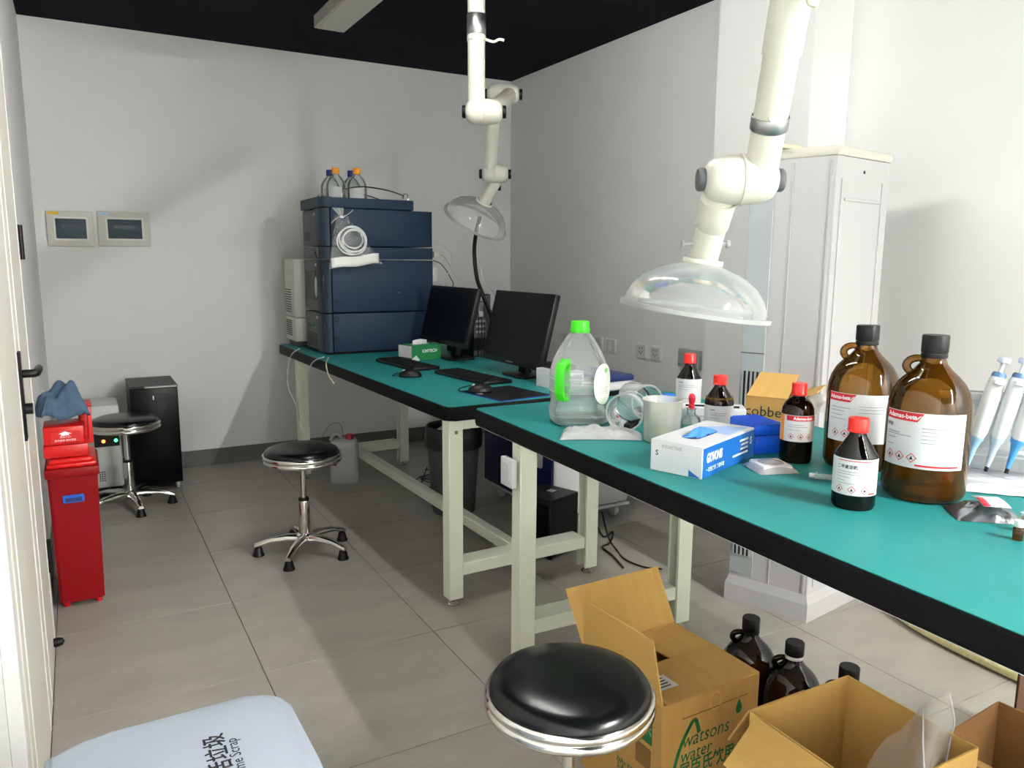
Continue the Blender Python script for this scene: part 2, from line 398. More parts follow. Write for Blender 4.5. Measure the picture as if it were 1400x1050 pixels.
# ================================================================== WORKBENCHES
def bench(label, origin, th, ztop, L, D, legs_y, stretcher=True):
    t = thing('workbench', label, 'workbench', (origin[0], origin[1], 0), th, 'green-topped workbenches')
    poly = rrect(D, L, .03, 6, D/2, L/2)
    b = BM(); prism(b, poly, ztop-.055, ztop-.0015, bev=.008); obj('tabletop', b, M_blackrub, t)
    b = BM(); prism(b, rrect(D-.008, L-.008, .028, 6, D/2, L/2), ztop-.0016, ztop); obj('green_mat', b, M_green, t, smooth=0)
    zu = ztop-.0575
    b = BM(); prism(b, rrect(D-.006, L-.006, .028, 6, D/2, L/2), ztop-.0575, ztop-.0549); obj('underside_board', b, M_white, t, smooth=0)
    for x in (.015, .665):
        for y in legs_y:
            b = BM()
            if x < .1: box(b, (x+.03, y+.03, (zu+.03)/2), (.06, .06, zu-.03), .003, 1)
            else:   # rear legs are open channels facing the front
                prism(b, [(x, y), (x+.06, y), (x+.06, y+.06), (x, y+.06), (x, y+.048), (x+.05, y+.048), (x+.05, y+.012), (x, y+.012)], .03, zu)
            lg = obj('leg', b, M_steel, t)
            b = BM(); lathe(b, [(0, 0), (.024, 0), (.026, .006), (.018, .014), (.008, .016), (.008, .034), (0, .034)], 16, M=Matrix.Translation((x+.03, y+.03, 0)))
            obj('levelling_foot', b, M_chrome, lg)
            b = BM(); box(b, (x+.03, y+(-.0015 if y < L/2 else .0615), zu-.045), (.012, .003, .012), .0005, 1, M=None); obj('bolt', b, mat('brass_bolt', '#8d7a4d', .4, 1.), lg)
    for y in legs_y:
        b = BM(); box(b, (.37, y+.052, .145), (.589, .092, .05), .003, 1); obj('cross_bar', b, M_steel, t)
        b = BM(); box(b, (.37, y+.03, zu-.02), (.589, .04, .038), .003, 1); obj('top_bar', b, M_steel, t)
    if not stretcher: return t
    b = BM(); box(b, (.37, (legs_y[0]+legs_y[1])/2+.03, .145), (.05, legs_y[1]-legs_y[0]-.05, .048), .003, 1); obj('stretcher', b, M_steel, t)
    return t
Z1, Z2 = .80, .83
bench('far workbench with green top, carrying instrument stack and two monitors', (1.166, 2.56), math.radians(1.6), Z1, 2.44, .92, (.02, 2.06))
o2 = (1.093, -.05)
b2 = bench('near workbench with green top, crowded with bottles and jugs', o2, -math.radians(1.95), Z2, 2.425, .86, (.02, 2.09), False)
t = thing('switch_box', 'white switch box fixed to leg of the near workbench', 'switch box', (1.172, 2.085, .628), -math.radians(1.95))
b = BM(); box(b, (-.010, 0, .045), (.02, .078, .092), .003, 2); obj('box', b, M_white, t)
b = BM(); box(b, (-.0215, 0, .045), (.004, .056, .07), .0015, 1); obj('rocker', b, mat('switch_grey', '#d2d3da', .4), t)

# ================================================================== STOOLS
def make_stool(label, loc, rz):
    t = thing('lab_stool', label, 'stool', loc, rz, 'black round lab stools')
    b = BM(); lathe(b, [(0, .452), (.166, .452), (.168, .46), (.166, .478), (.158, .490), (.135, .499), (.09, .505), (0, .507)], 48); obj('seat', b, M_blackvinyl, t)
    for z in (.443, .463):
        b = BM(); lathe(b, [(.160, z-.010), (.170, z-.010), (.1745, z-.006), (.176, z), (.1745, z+.006), (.170, z+.010), (.160, z+.010)], 48); obj('chrome_band', b, M_chrome, t)
    b = BM(); lathe(b, [(0, .433), (.155, .433), (.155, .45), (0, .45)], 32); box(b, (0, 0, .425), (.10, .10, .016)); obj('seat_plate', b, M_blackmat, t)
    b = BM(); cyl(b, (0, 0, .24), (0, 0, .43), .0135, seg=20); obj('piston', b, M_chrome, t)
    b = BM(); lathe(b, [(0, .075), (.026, .075), (.027, .09), (.024, .245), (.022, .252), (0, .252)], 24); obj('column', b, M_chrome, t)
    b = BM(); lathe(b, [(0, .25), (.024, .25), (.024, .262), (.014, .264), (0, .264)], 20); obj('collar', b, M_blackpl, t)
    b = BM(); tube(b, [(.03, -.02, .418), (.09, -.05, .416), (.13, -.075, .402)], .005, 8, 4); obj('height_lever', b, M_blackpl, t)
    b = BM(); lathe(b, [(0, .052), (.026, .052), (.042, .066), (.04, .088), (.028, .096), (0, .096)], 20); obj('hub', b, M_chrome, t)
    for k in range(5):
        a = 2*PI*k/5; M = Matrix.Rotation(a, 4, 'Z'); b = BM()
        V = []
        for s, w, z, h in ((.02, .024, .074, .022), (.08, .019, .079, .018), (.15, .016, .072, .014), (.205, .015, .056, .013), (.222, .012, .05, .012)):
            V.append([b.verts.new(M @ Vector((s, q*w, z+e*h))) for q, e in ((-1, -.6), (1, -.6), (1, .1), (.55, .75), (-.55, .75), (-1, .1))])
        for A, B in zip(V, V[1:]):
            for i in range(6): b.faces.new((A[i], A[(i+1) % 6], B[(i+1) % 6], B[i]))
        b.faces.new(V[0][::-1]); b.faces.new(V[-1])
        arm = obj('base_arm', b, M_chrome, t, smooth=60)
        b = BM(); lathe(b, [(0, 0), (.026, 0), (.026, .006), (.022, .012), (.017, .036), (.013, .042), (0, .044)], 16, M=Matrix.Translation(M @ Vector((.207, 0, 0)))); obj('rubber_foot', b, M_blackpl, arm)
    return t
s1 = make_stool('black round stool standing in the aisle before the far bench', (.840, 3.432, 0), math.radians(20))
dup(s1, (.178, 4.54, 0), math.radians(64), 'black round stool tucked between red bin and black cabinet')
dup(s1, (.828, 1.222, 0), math.radians(33), 'black round stool nearest the viewer, beside the water carton')

# ================================================================== LEFT SIDE: bin, pump, cabinet
t = thing('waste_bin', 'tall dark red waste bin with blue handle beside the door', 'waste bin', (-.062, 3.42, 0))
b = BM()
def ringz(w, d, z): return [(sx*w/2, sy*d/2, z) for sx, sy in ((-1, -1), (1, -1), (1, 1), (-1, 1))]
V = [[b.verts.new(p) for p in ringz(w, d, z)] for w, d, z in ((.152, .27, .02), (.168, .29, .525))]
for i in range(4): b.faces.new((V[0][i], V[0][(i+1) % 4], V[1][(i+1) % 4], V[1][i]))
b.faces.new(V[0][::-1]); b.faces.new(V[1])
bmesh.ops.bevel(b, geom=[e for e in b.edges if abs(e.verts[0].co.z-e.verts[1].co.z) > .1], offset=.008, segments=2, affect='EDGES')
obj('bin_body', b, M_dred, t)
b = BM(); box(b, (0, 0, .536), (.182, .305, .036), .006, 2); obj('rim', b, M_dred, t)
b = BM(); box(b, (0, .0, .562), (.165, .28, .016), .006, 2); lid = obj('lid', b, M_red, t)
b = BM(); box(b, (0, -.105, .578), (.15, .06, .022), .010, 3); obj('lid_pad', b, M_red, lid)
b = BM(); prism(b, rrect(.072, .03, .005), -.151, -.146, M=Matrix.Translation((-.002, 0, .435)) @ Matrix.Rotation(PI/2, 4, 'X') @ Matrix.Translation((0, 0, 0)) @ Matrix.Scale(-1, 4, (0, 0, 1)))
h_ = obj('handle', b, M_bluepl, t)
b = BM(); box(b, (-.002, -.1515, .432), (.054, .002, .014)); obj('grip_recess', b, mat('deep_blue', '#12306a', .5), h_)
for sx in (-.055, .055):
    for sy in (-.11, .11):
        b = BM(); cyl(b, (sx, sy, 0), (sx, sy, .022), .012, .014, 12); obj('foot', b, M_red, t)
# red tray standing on the lid
t = thing('plastic_tray', 'bright red plastic tray with printed white arrow, on the red bin', 'tray', (-.075, 3.40, .590))
b = BM(); box(b, (0, -.02, .026), (.15, .18, .05), .008, 2); obj('tray_base', b, M_red, t)
b = BM(); box(b, (-.004, -.03, .086), (.134, .16, .07), .006, 2); tr = obj('tray_body', b, M_red, t)
b = BM(); box(b, (0, -.112, .082), (.10, .003, .044), .002, 1); pn = obj('print_panel', b, mat('red_panel', '#c91414', .4), t)
b = BM(); prism(b, [(-.022, 0), (0, .010), (.022, 0), (.013, 0), (.013, -.006), (-.013, -.006), (-.013, 0)], -.0005, .0003, M=Matrix.Translation((0, -.114, .094)) @ FACE_NY); obj('arrow_print', b, M_whiteink, pn, smooth=0)
text('请投入口', .009, pn, Matrix.Translation((0, -.1142, .082)) @ FACE_NY, M_whiteink)
text('医疗废物 请勿混投', .0085, pn, Matrix.Translation((0, -.1142, .069)) @ FACE_NY, M_whiteink)
b = BM(); box(b, (.070, .055, .10), (.046, .10, .15), .005, 2); sb_ = obj('tray_side', b, M_red, t)
for dx in (-.012, .002, .014):
    b = BM(); box(b, (.066+dx, -.001, .10), (.004, .006, .12), .001, 1); obj('rib', b, M_red, sb_)
b = BM(); box(b, (.066, .05, .178), (.058, .108, .012), .003, 1); obj('tray_rim', b, M_red, sb_)
# cloth
b = BM()
def cloth(u, v):
    x = (u-.5)*2; y = (v-.5)*2
    d = max(abs(x), abs(y))
    e = 1-max(0., (d-.55)/.45)**1.6
    fold = .016*math.sin(4.2*x+1.5*y+.6)+.011*math.sin(7*y-3*x)+.016*mnoise.noise(Vector((x*2.2, y*2.2, 1.)))+.007*mnoise.noise(Vector((x*6, y*6, 3.)))
    z = .030+.095*e+1.3*fold*(.35+.65*e)
    return (x*.082+.010*mnoise.noise(Vector((x*2, y*2, 5))), y*.070+.008*mnoise.noise(Vector((x*2, y*2, 9))), max(z, .006))
grid(b, cloth, 44, 40)
o = obj('cloth', b, mat('blue_denim', '#3e566d', .85, var=.2, vscale=30, bump=.3, bscale=220), None, (-.084, 3.375, .713), (0, 0, .25), 80, .004)
tag(o, 'crumpled slate blue cloth heaped on the red tray', 'cloth')

# small pump with lit buttons
t = thing('pump_unit', 'white pump unit with lit red and green buttons behind stool', 'pump', (.045, 4.93, 0))
b = BM(); box(b, (0, 0, .29), (.235, .30, .47), .012, 2); obj('housing', b, mat('pump_grey', '#c8cac6', .45), t)
b = BM(); box(b, (0, 0, .033), (.21, .27, .045), .004, 1); obj('base', b, M_blackpl, t)
for sx in (-.08, .08):
    for sy in (-.11, .11):
        b = BM(); cyl(b, (sx, sy, 0), (sx, sy, .012), .014, seg=12); obj('foot', b, M_blackmat, t)
b = BM(); box(b, (.045, -.1515, .36), (.125, .006, .135), .002, 1); cp = obj('control_panel', b, M_blackpl, t)
b = BM(); box(b, (.045, -.1552, .388), (.06, .002, .03)); dsp = obj('display', b, mat('display_dark', '#0c1428', .3), cp)
text('888', .026, dsp, Matrix.Translation((.045, -.1565, .389)) @ FACE_NY, mat('blue_led', '#2b53d8', .4, emit=1.2))
for x, m in ((.028, mat('red_led', '#ff4a1c', .4, emit=6.)), (.09, mat('green_led', '#27e04a', .4, emit=6.))):
    b = BM(); cyl(b, (x, -.1545, .325), (x, -.161, .325), .009, seg=16, bev=.002); obj('button', b, m, cp)
for i in range(3):
    for k in range(5):
        b = BM(); box(b, (.0+i*.011, -.1505, .10+k*.012), (.006, .004, .006)); obj('vent_hole', b, M_ink, t, smooth=0)

# black cabinet on castors
c0 = ony(177, 530, 4.78); t = thing('ups_cabinet', 'black upright cabinet on castors against the back wall', 'cabinet', (.345, 4.97, 0))
b = BM(); box(b, (0, 0, .325), (.25, .38, .57), .006, 2); obj('cabinet_body', b, M_blackpl, t)
b = BM(); box(b, (0, .0, .612), (.254, .384, .012), .003, 1); obj('top_panel', b, mat('ups_top', '#2b2c2e', .5), t)
b = BM(); box(b, (0, -.194, .325), (.25, .010, .56), .004, 2); fp = obj('front_panel', b, mat('gloss_black', '#050608', .3, spec=.15), t)
b = BM(); box(b, (.035, -.1992, .612), (.17, .012, .012), .003, 1); obj('trim_strip', b, M_alu, t)
b = BM(); box(b, (.045, -.200, .55), (.075, .003, .045), .001, 1); dd = obj('display', b, mat('ups_display', '#242a2f', .2), fp)
b = BM(); box(b, (-.005, -.2, .55), (.008, .003, .024), .001, 1); obj('indicator', b, M_white, fp)
for sx in (-.10, .10):
    for sy in (-.165, .165):
        b = BM(); cyl(b, (sx-.008, sy, .022), (sx+.008, sy, .022), .022, seg=18, bev=.003); c_ = obj('castor', b, M_white, t)
        b = BM(); box(b, (sx, sy, .036), (.028, .03, .024), .002, 1); obj('castor_fork', b, M_alu, c_)

# ================================================================== FAR BENCH: chromatography stack
IX, IY = 1.20, 4.30
def module(label, z0, h, depth=.65, kind='plain'):
    t = thing('chromatography_module', label, 'lab instrument', (IX, IY, z0), 0, 'stacked chromatography modules')
    W = .42
    b = BM(); box(b, (.056+(depth-.056)/2, W/2, h/2), (depth-.056, W, h-.003), .004, 2); obj('case', b, M_navy, t)
    b = BM(); box(b, (.034, .11+(W-.11)/2, h/2), (.05, W-.11, h-.005), .004, 2); fr = obj('front_panel', b, M_charc, t)
    # rounded corner column at the near front edge
    pts = [(.05, .002), (.034, .004), (.016, .014), (.004, .034), (0, .06), (0, .112), (.05, .112)]
    b = BM(); prism(b, pts, .001, h-.002); cc = obj('corner_column', b, M_slate, t, smooth=50)
    x = .008
    if kind == 'solvent':
        for k in range(6):
            b = BM(); box(b, (x, .33, .035+k*.0085), (.003, .09, .004)); obj('vent_slot', b, M_ink, fr, smooth=0)
        b = BM(); box(b, (x, .15, h-.03), (.003, .05, .012), .001, 1); obj('badge', b, M_greypl, fr)
        b = BM(); cyl(b, (x+.001, .135, h-.026), (x-.004, .135, h-.026), .007, seg=14); obj('indicator', b, M_greypl, fr)
    if kind == 'thin':
        b = BM(); box(b, (-.004, .08, h/2), (.008, .035, .05), .003, 2); cl = obj('clip', b, M_charc, t)
        b = BM(); tube(b, [(-.006, .09, .045), (-.016, .08, .03), (-.012, .06, .012), (-.006, .07, .002)], .003, 6, 4); obj('clip_wire', b, M_blackpl, cl)
    if kind == 'sample':
        b = BM(); box(b, (x-.001, .27, .15), (.004, .22, .165), .002, 1); dr = obj('sample_door', b, M_blackpl, fr)
        b = BM(); lathe(b, [(0, -.006), (.05, -.005), (.062, 0), (.05, .006), (0, .007)], 20, M=Matrix.Translation((x-.006, .145, .14)) @ Matrix.Diagonal((.5, .36, 1, 1)) @ Matrix.Rotation(PI/2, 4, 'Y') @ Matrix.Rotation(0, 4, 'Z'))
        obj('door_handle', b, mat('pale_green_plastic', '#aebcb0', .35), dr)
        b = BM(); box(b, (x, .15, h-.03), (.003, .06, .014), .001, 1); obj('badge', b, M_greypl, fr)
    if kind == 'pump':
        for k in range(7):
            b = BM(); box(b, (x, .28, .022+k*.012), (.003, .20, .005)); obj('vent_slot', b, M_ink, fr, smooth=0)
        for k in range(4):
            b = BM(); lathe(b, [(0, 0), (.009, 0), (.008, .006), (0, .008)], 12, M=Matrix.Translation((x, .36-k*.055, .135)) @ Matrix.Rotation(-PI/2, 4, 'Y')); obj('status_lamp', b, mat('green_status', '#3f7a5a', .35), fr)
        b = BM(); box(b, (x, .15, h-.03), (.003, .07, .014), .001, 1); obj('badge', b, M_greypl, fr)
    if kind in ('sample', 'pump'):
        hh = .11 if kind == 'sample' else .1
        b = BM(); box(b, (.0075, .028, h*.5), (.012, .018, hh), .003, 2, M=Matrix.Translation((.004, 0, 0))); obj('latch_slot', b, M_blackpl, cc)
        for z in ((.055,) if kind == 'sample' else (.19, .075)):
            b = BM(); lathe(b, [(.006, 0), (.013, 0), (.014, .002), (.012, .004), (.008, .004)], 20, M=Matrix.Translation((.075, .0015, z)) @ Matrix.Rotation(PI/2, 4, 'X')); obj('ring_port', b, M_blackpl, t)
    if kind == 'sample':
        b = BM(); cyl(b, (.45, .001, .11), (.45, -.002, .11), .003, seg=10); obj('rivet', b, M_greypl, t)
    return t
module('lowest navy instrument module with vents and green status lamps', Z1+.012, .222, .665, 'pump')
module('second navy instrument module with dark sample door, under the bag', 1.038, .297, .668, 'sample')
module('thin navy instrument module behind the hanging bag', 1.338, .07, .668, 'thin')
module('uppermost tall navy instrument module, under the bottle tray', 1.411, .208, .665, 'solvent')
t = thing('instrument_plinth', 'low dark plinth under the instrument stack', 'plinth', (IX, IY, Z1))
b = BM(); box(b, (.33, .21, .006), (.62, .38, .0119), .002, 1); obj('pad', b, M_blackmat, t)
t = thing('solvent_tray', 'shallow navy bottle tray with chrome rails on top of the stack', 'tray', (IX, IY, 1.6195))
b = BM(); box(b, (.30, .21, .006), (.50, .40, .012), .003, 1); obj('tray_floor', b, M_navy, t)
for nm, c, s in (('near_wall', (.30, .006, .03), (.50, .012, .055)), ('far_wall', (.30, .414, .03), (.50, .012, .055)), ('end_wall', (.546, .21, .03), (.012, .40, .055))):
    b = BM(); box(b, c, s, .004, 2); obj('tray_wall', b, M_navy, t)
b = BM(); prism(b, [(.06, .0), (.034, .002), (.016, .012), (.004, .034), (0, .06), (0, .112), (0, .42), (.06, .42)], .001, .060, bev=.003); obj('tray_front', b, M_slate, t, smooth=50)
b = BM(); tube(b, [(.13, .014, .055), (.13, .014, .085), (.15, .014, .105), (.25, .014, .122), (.38, .014, .112), (.475, .014, .09), (.50, .014, .075), (.50, .014, .05)], .0035, 8, 6); obj('chrome_rail', b, M_chrome, t)
b = BM(); tube(b, [(.13, .405, .055), (.13, .405, .085), (.15, .405, .105), (.25, .405, .122), (.38, .405, .112), (.475, .405, .09), (.50, .405, .075), (.50, .405, .05)], .0035, 8, 6); obj('chrome_rail', b, M_chrome, t)
b = BM(); tube(b, [(.535, .05, .05), (.535, .05, .08), (.535, .07, .10), (.535, .11, .10), (.535, .13, .08), (.535, .13, .05)], .0035, 8, 6); obj('chrome_rail', b, M_chrome, t)
b = BM(); tube(b, [(.09, .25, .055), (.09, .25, .075), (.09, .28, .092), (.09, .34, .092), (.09, .37, .075), (.09, .37, .055)], .0035, 8, 6); obj('chrome_rail', b, M_chrome, t)
def media_bottle(c, capm, label):
    t = thing('media_bottle', label, 'bottle', (c[0], c[1], 1.632), 0, 'clear solvent bottles on the instrument stack')
    b = BM(); lathe(b, [(0, .002), (.051, 0), (.056, .006), (.056, .125), (.05, .148), (.034, .172), (.021, .184), (.018, .19), (.018, .208)], 28); obj('glass', b, M_glass, t)
    b = BM(); lathe(b, [(0, .19), (.021, .19), (.022, .193), (.022, .222), (.02, .225), (0, .225)], 24); obj('cap', b, capm, t)
    b = BM(); grid(b, lambda u, v: (0.0566*math.cos(-2.7+1.5*u), 0.0566*math.sin(-2.7+1.5*u), .04+.075*v), 10, 1); obj('frosted_mark', b, clear('frost', '#ffffff', .3, .4, '#f2f2f2', .2), t)
media_bottle((1.352, 4.50), M_orange, 'clear solvent bottle with orange cap, left one on the stack')
media_bottle((1.462, 4.452), M_orange, 'clear solvent bottle with orange cap, right one on the stack')
media_bottle((1.355, 4.625), M_bluecap, 'clear solvent bottle with dark blue cap, left one behind orange caps')
media_bottle((1.475, 4.60), M_bluecap, 'clear solvent bottle with dark blue cap, right one behind orange caps')

# beige detector behind the stack
t = thing('detector_unit', 'beige detector unit with side vents behind the navy stack', 'lab instrument', (1.155, 4.765, Z1))
for nm, z0, h in (('lower_case', .035, .145), ('upper_case', .184, .352)):
    b = BM(); box(b, (.30, .12, z0+h/2), (.60, .24, h), .006, 2); cs = obj(nm, b, M_beige, t)
    n = 8 if nm == 'lower_case' else 10
    for k in range(n):
        zz = (z0+.035+k*.0125) if nm == 'lower_case' else (z0+.03+k*.015)
        b = BM(); box(b, (-.0005, .15, zz), (.003, .135, .006)); obj('vent_slot', b, M_ink, cs, smooth=0)
b = BM(); box(b, (.30, .12, .0175), (.57, .22, .035), .003, 1); obj('base', b, M_darkgrey, t)

# hanging bag with coiled tubing
bx0 = ony(478, 330, 4.262)
t = thing('tubing_bag', 'clear zip bag of coiled white tubing tied to the stack', 'plastic bag', (bx0.x, 4.262, 1.283))
b = BM()
def bagf(s):
    def f(u, v):
        z = .30*v; w = .145*(1-v)**.75*(1-.12*v)+.012+.02*math.exp(-((v-.95)/.04)**2)
        x = (u-.5)*2*w+.035*(1-v)-.045*v+.006*mnoise.noise(Vector((u*4, v*5, s)))
        bulge = .020*math.sin(PI*u)*math.sin(PI*min(1, v*1.02))**.6
        return (x, s*bulge-.001+.004*mnoise.noise(Vector((u*5, v*6, 3.))), z+.03*u*(1-v))
    return f
grid(b, bagf(-1), 22, 26); grid(b, bagf(1), 22, 26); obj('bag_film', b, clear('thin_bag', '#fafafa', .12, .05, '#f6f6f6', .35, bump=.6, bscale=35), t, smooth=80)
b = BM(); grid(b, lambda u, v: ((u-.5)*.275+.03, -.0165*math.sin(PI*u)-.003, .004+.03*u+.055*v+.004*math.sin(9*u)), 14, 3); obj('white_strip', b, mat('strip_white', '#e8e8e4', .6), t, sol=.002)
for k, (r, cx, cz, ph) in enumerate(((.078, .016, .165, 0), (.066, .024, .158, .3), (.082, .010, .155, .7), (.056, .02, .168, 1.1), (.072, .026, .148, 1.6))):
    b = BM(); tube(b, [(cx+r*math.cos(a), -.006+.007*math.sin(2*a+ph)+.0015*(k-2), cz+r*.92*math.sin(a)) for a in [2*PI*i/12 for i in range(12)]], .0042, 8, 4, True); obj('tubing_coil', b, M_tubing, t)
b = BM(); lathe(b, [(.006, -.006), (.013, -.004), (.013, .004), (.006, .006)], 12, M=Matrix.Translation((-.042, 0, .285))); obj('twist_tie', b, M_white, t)
b = BM(); tube(b, [(-.04, -.008, .285), (-.01, -.012, .30), (.02, -.012, .325)], .0016, 6, 4); obj('tie_tail', b, M_white, t)
b = BM(); grid(b, lambda u, v: (-.042+(u-.5)*.05*(.3+v)-.02*v, .006*math.sin(12*u)*v, .285+.05*v), 12, 5); obj('bag_neck', b, M_bag, t, smooth=80)
b = BM(); tube(b, [(-.045, .0, .288), (-.075, .0, .275), (-.10, .004, .25)], .004, 6, 4); obj('hanging_loop', b, M_bag, t)

# loose tubes hanging off the bench front
def loose(pix, X, label, r=.0032, m=M_tubing, name='loose_tube', grp='tubes hanging off the far bench'):
    b = BM(); tube(b, [onx(p[0], p[1], X) for p in pix], r, 8, 6); return tag(obj(name, b, m), label, 'tube', grp)
loose([(409, 477), (398, 486), (393, 510), (395, 532), (404, 552), (408, 575), (418, 598)], 1.095, 'leftmost thin white tube hanging from the far bench edge')
loose([(443, 488), (428, 495), (418, 515), (411, 538), (409, 549)], 1.105, 'thin white tube arching from the stack to the left tube')
loose([(449, 489), (446, 498), (449, 512), (457, 525)], 1.11, 'short curled beige tube end below the stack corner', m=mat('beige_tube', '#c9bfa6', .4))
b = BM(); tube(b, [(1.352, 4.48, .262), (1.34, 4.5, .345), (1.29, 4.5, .36), (1.24, 4.5, .31), (1.2, 4.5, .22)], .0022, 6, 6); tag(obj('drain_tube', b, mat('grey_tube', '#7d8078', .4)), 'thin grey drain tube entering the jerrycan', 'tube')

# wires and connector behind the stack
t = thing('cable_bundle', 'pale wires looping out behind the instrument stack', 'cables', (1.90, 4.5, Z1))
for i, L in enumerate(([(590, 330), (605, 335), (618, 352), (612, 375)], [(592, 345), (608, 352), (622, 378), (632, 392)], [(592, 356), (604, 362), (616, 380), (618, 394)], [(590, 352), (600, 370), (606, 388)])):
    b = BM(); tube(b, [ony(x, y, 4.5+.03*i)-Vector((1.90, 4.5, Z1)) for x, y in L]+[Vector((.03+.015*i, .06, .25)), Vector((.05+.015*i, .05, .004))], .003, 6, 6); obj('wire', b, (M_tubing, mat('cream_wire', '#cfcfae', .4), M_darkgrey, M_tubing)[i], t)
p = ony(594, 376, 4.46)-Vector((1.90, 4.5, Z1)); b = BM(); box(b, p, (.035, .03, .09), .003, 1); obj('connector', b, M_white, t)
p = ony(596, 348, 4.46)-Vector((1.90, 4.5, Z1)); b = BM(); box(b, p, (.04, .03, .035), .003, 1); obj('plug', b, M_cream, t)

# ---- monitors
def monitor(label, y0, y1, xb, z0, z1, tilt, group='black monitors on the far bench', logo=False):
    w = y1-y0; yc = (y0+y1)/2; H = (z1-z0)/math.cos(tilt)
    t = thing('monitor', label, 'monitor', (xb+.07, yc, Z1), 0, group)
    R = Matrix.Translation((-.07, 0, z0-Z1)) @ Matrix.Rotation(tilt, 4, 'Y')
    b = BM(); box(b, (.014, 0, H/2), (.028, w, H), .004, 2, M=R); obj('bezel', b, M_blackpl, t)
    b = BM(); box(b, (.042, 0, H*.5), (.03, w*.72, H*.66), .01, 2, M=R); obj('back_shell', b, M_blackpl, t)
    b = BM(); box(b, (-.0003, 0, H/2+.006), (.001, w-.03, H-.04), M=R); sc_ = obj('screen', b, M_screen, t, smooth=0)
    if logo:
        for k in range(5):
            b = BM(); box(b, (-.0004, -.03+k*.014, .012), (.001, .009, .004), M=R); obj('button_mark', b, M_greypl, t, smooth=0)
    b = BM(); box(b, (.02, 0, .10), (.035, .07, .17), .006, 2); obj('stand_neck', b, M_blackpl, t)
    b = BM(); prism(b, rrect(.16, .20, .03), 0, .012, bev=.003, M=Matrix.Translation((.02, 0, 0))); obj('stand_base', b, M_blackpl, t)
    return t
monitor('left black monitor, next to the instrument stack', 3.56, 4.16, 1.72, .885, 1.195, .24)
monitor('right black monitor, standing at the near end of the far bench', 2.85, 3.40, 1.735, .862, 1.195, .24, logo=True)

# ---- keyboards, mice, pad
def keyboard(c, rz, label):
    t = thing('keyboard', label, 'keyboard', (c[0], c[1], Z1), rz, 'black keyboards on the far bench')
    b = BM(); box(b, (0, 0, .009), (.15, .44, .016), .005, 2); obj('keyboard_body', b, M_blackpl, t)
    m0 = None
    for i in range(5):
        for k in range(18):
            if i == 4 and 4 <= k <= 9 and k != 4: continue
            y = -.205+k*.0235; l = (-.055+i*.024, y, .0185)
            if i == 4 and k == 4:
                b = BM(); box(b, (0, .0585, 0), (.019, .135, .006), .001, 1); obj('space_bar', b, M_blackmat, t, l); continue
            if m0 is None: b = BM(); box(b, (0, 0, 0), (.019, .019, .006), .0015, 1); m0 = obj('key', b, M_blackmat, t, l, smooth=0)
            else: share(m0, 'key', t, l)
keyboard(onz(556, 499.5, Z1), math.radians(5), 'black keyboard in front of the left monitor')
keyboard(onz(645, 517, Z1), math.radians(6), 'black keyboard in front of the right monitor')
def mouse(c, rz, label, z=Z1):
    t = thing('computer_mouse', label, 'mouse', (c[0], c[1], z), rz, 'black computer mice')
    b = BM(); lathe(b, [(0, .0), (.028, .001), (.031, .006), (.029, .018), (.02, .03), (.008, .035), (0, .0355)], 20, M=Matrix.Diagonal((1.75, 1, 1, 1))); obj('shell', b, M_blackpl, t)
    b = BM(); cyl(b, (-.03, -.004, .030), (-.03, .004, .030), .007, seg=12); obj('wheel', b, M_greypl, t)
    b = BM(); tube(b, [(-.05, 0, .008), (-.08, .03, .004), (-.06, .10, .004), (.02, .17, .004), (.10, .2, .004)], .002, 6, 6); obj('cord', b, M_blackmat, t)
mouse(onz(561, 515.5, Z1), math.radians(-20), 'black mouse beside the left keyboard, on bare bench')
pc = Vector((1.505, 2.735, Z1))
t = thing('mouse_pad', 'black mouse pad with blue edge at the bench corner', 'mouse pad', pc, math.radians(8))
b = BM(); box(b, (0, 0, .0012), (.26, .29, .0024), .0006, 1); obj('blue_border', b, mat('pad_blue', '#1f3f9c', .6), t)
b = BM(); box(b, (0, 0, .0026), (.25, .28, .0012)); obj('pad_surface', b, M_blackmat, t, smooth=0)
b = BM(); box(b, (-.10, .06, .0034), (.02, .07, .0006)); obj('pad_print', b, M_greypl, t, smooth=0)
mouse(onz(657, 536.5, Z1+.003), math.radians(-12), 'black mouse lying on the mouse pad', Z1+.0033)

# ---- wipe box, PC, small box
g0 = onz(563, 494.5, Z1); t = thing('wipes_box', 'green and white wipes box before the left monitor', 'box', (g0.x, g0.y, Z1), math.radians(14))
b = BM(); box(b, (.10, .06, .042), (.20, .12, .084), .002, 1); wb = obj('carton', b, mat('wipes_green', '#1c7a45', .5), t)
b = BM(); box(b, (-.0006, .06, .05), (.001, .118, .064)); obj('end_print', b, M_paper, t, smooth=0)
b = BM(); prism(b, [(0, 0), (.055, 0), (.03, .03), (0, .012)], 0, .0006, M=Matrix.Translation((0, -.0003, .001)) @ FACE_NY); obj('white_corner', b, M_paper, t, smooth=0)
b = BM(); prism(b, rrect(.11, .04, .018), 0, .001, M=Matrix.Translation((.10, .06, .0842))); obj('opening', b, M_paper, t, smooth=0)
b = BM(); grid(b, lambda u, v: (.05+.1*u, .06+.006*math.sin(8*u), .084+.028*v*(1-.6*abs(u-.5))), 8, 3); obj('tissue', b, M_paper, t, smooth=80, sol=.001)
text('KIMTECH', .024, t, Matrix.Translation((.12, -.0006, .05)) @ FACE_NY, M_whiteink, bold=.0004)
t = thing('computer_tower', 'black computer tower seen between the two monitors, ports facing viewer', 'computer', (1.985, 4.065, Z1))
b = BM(); box(b, (0, 0, .175), (.11, .36, .35), .004, 1); obj('tower_case', b, M_blackpl, t)
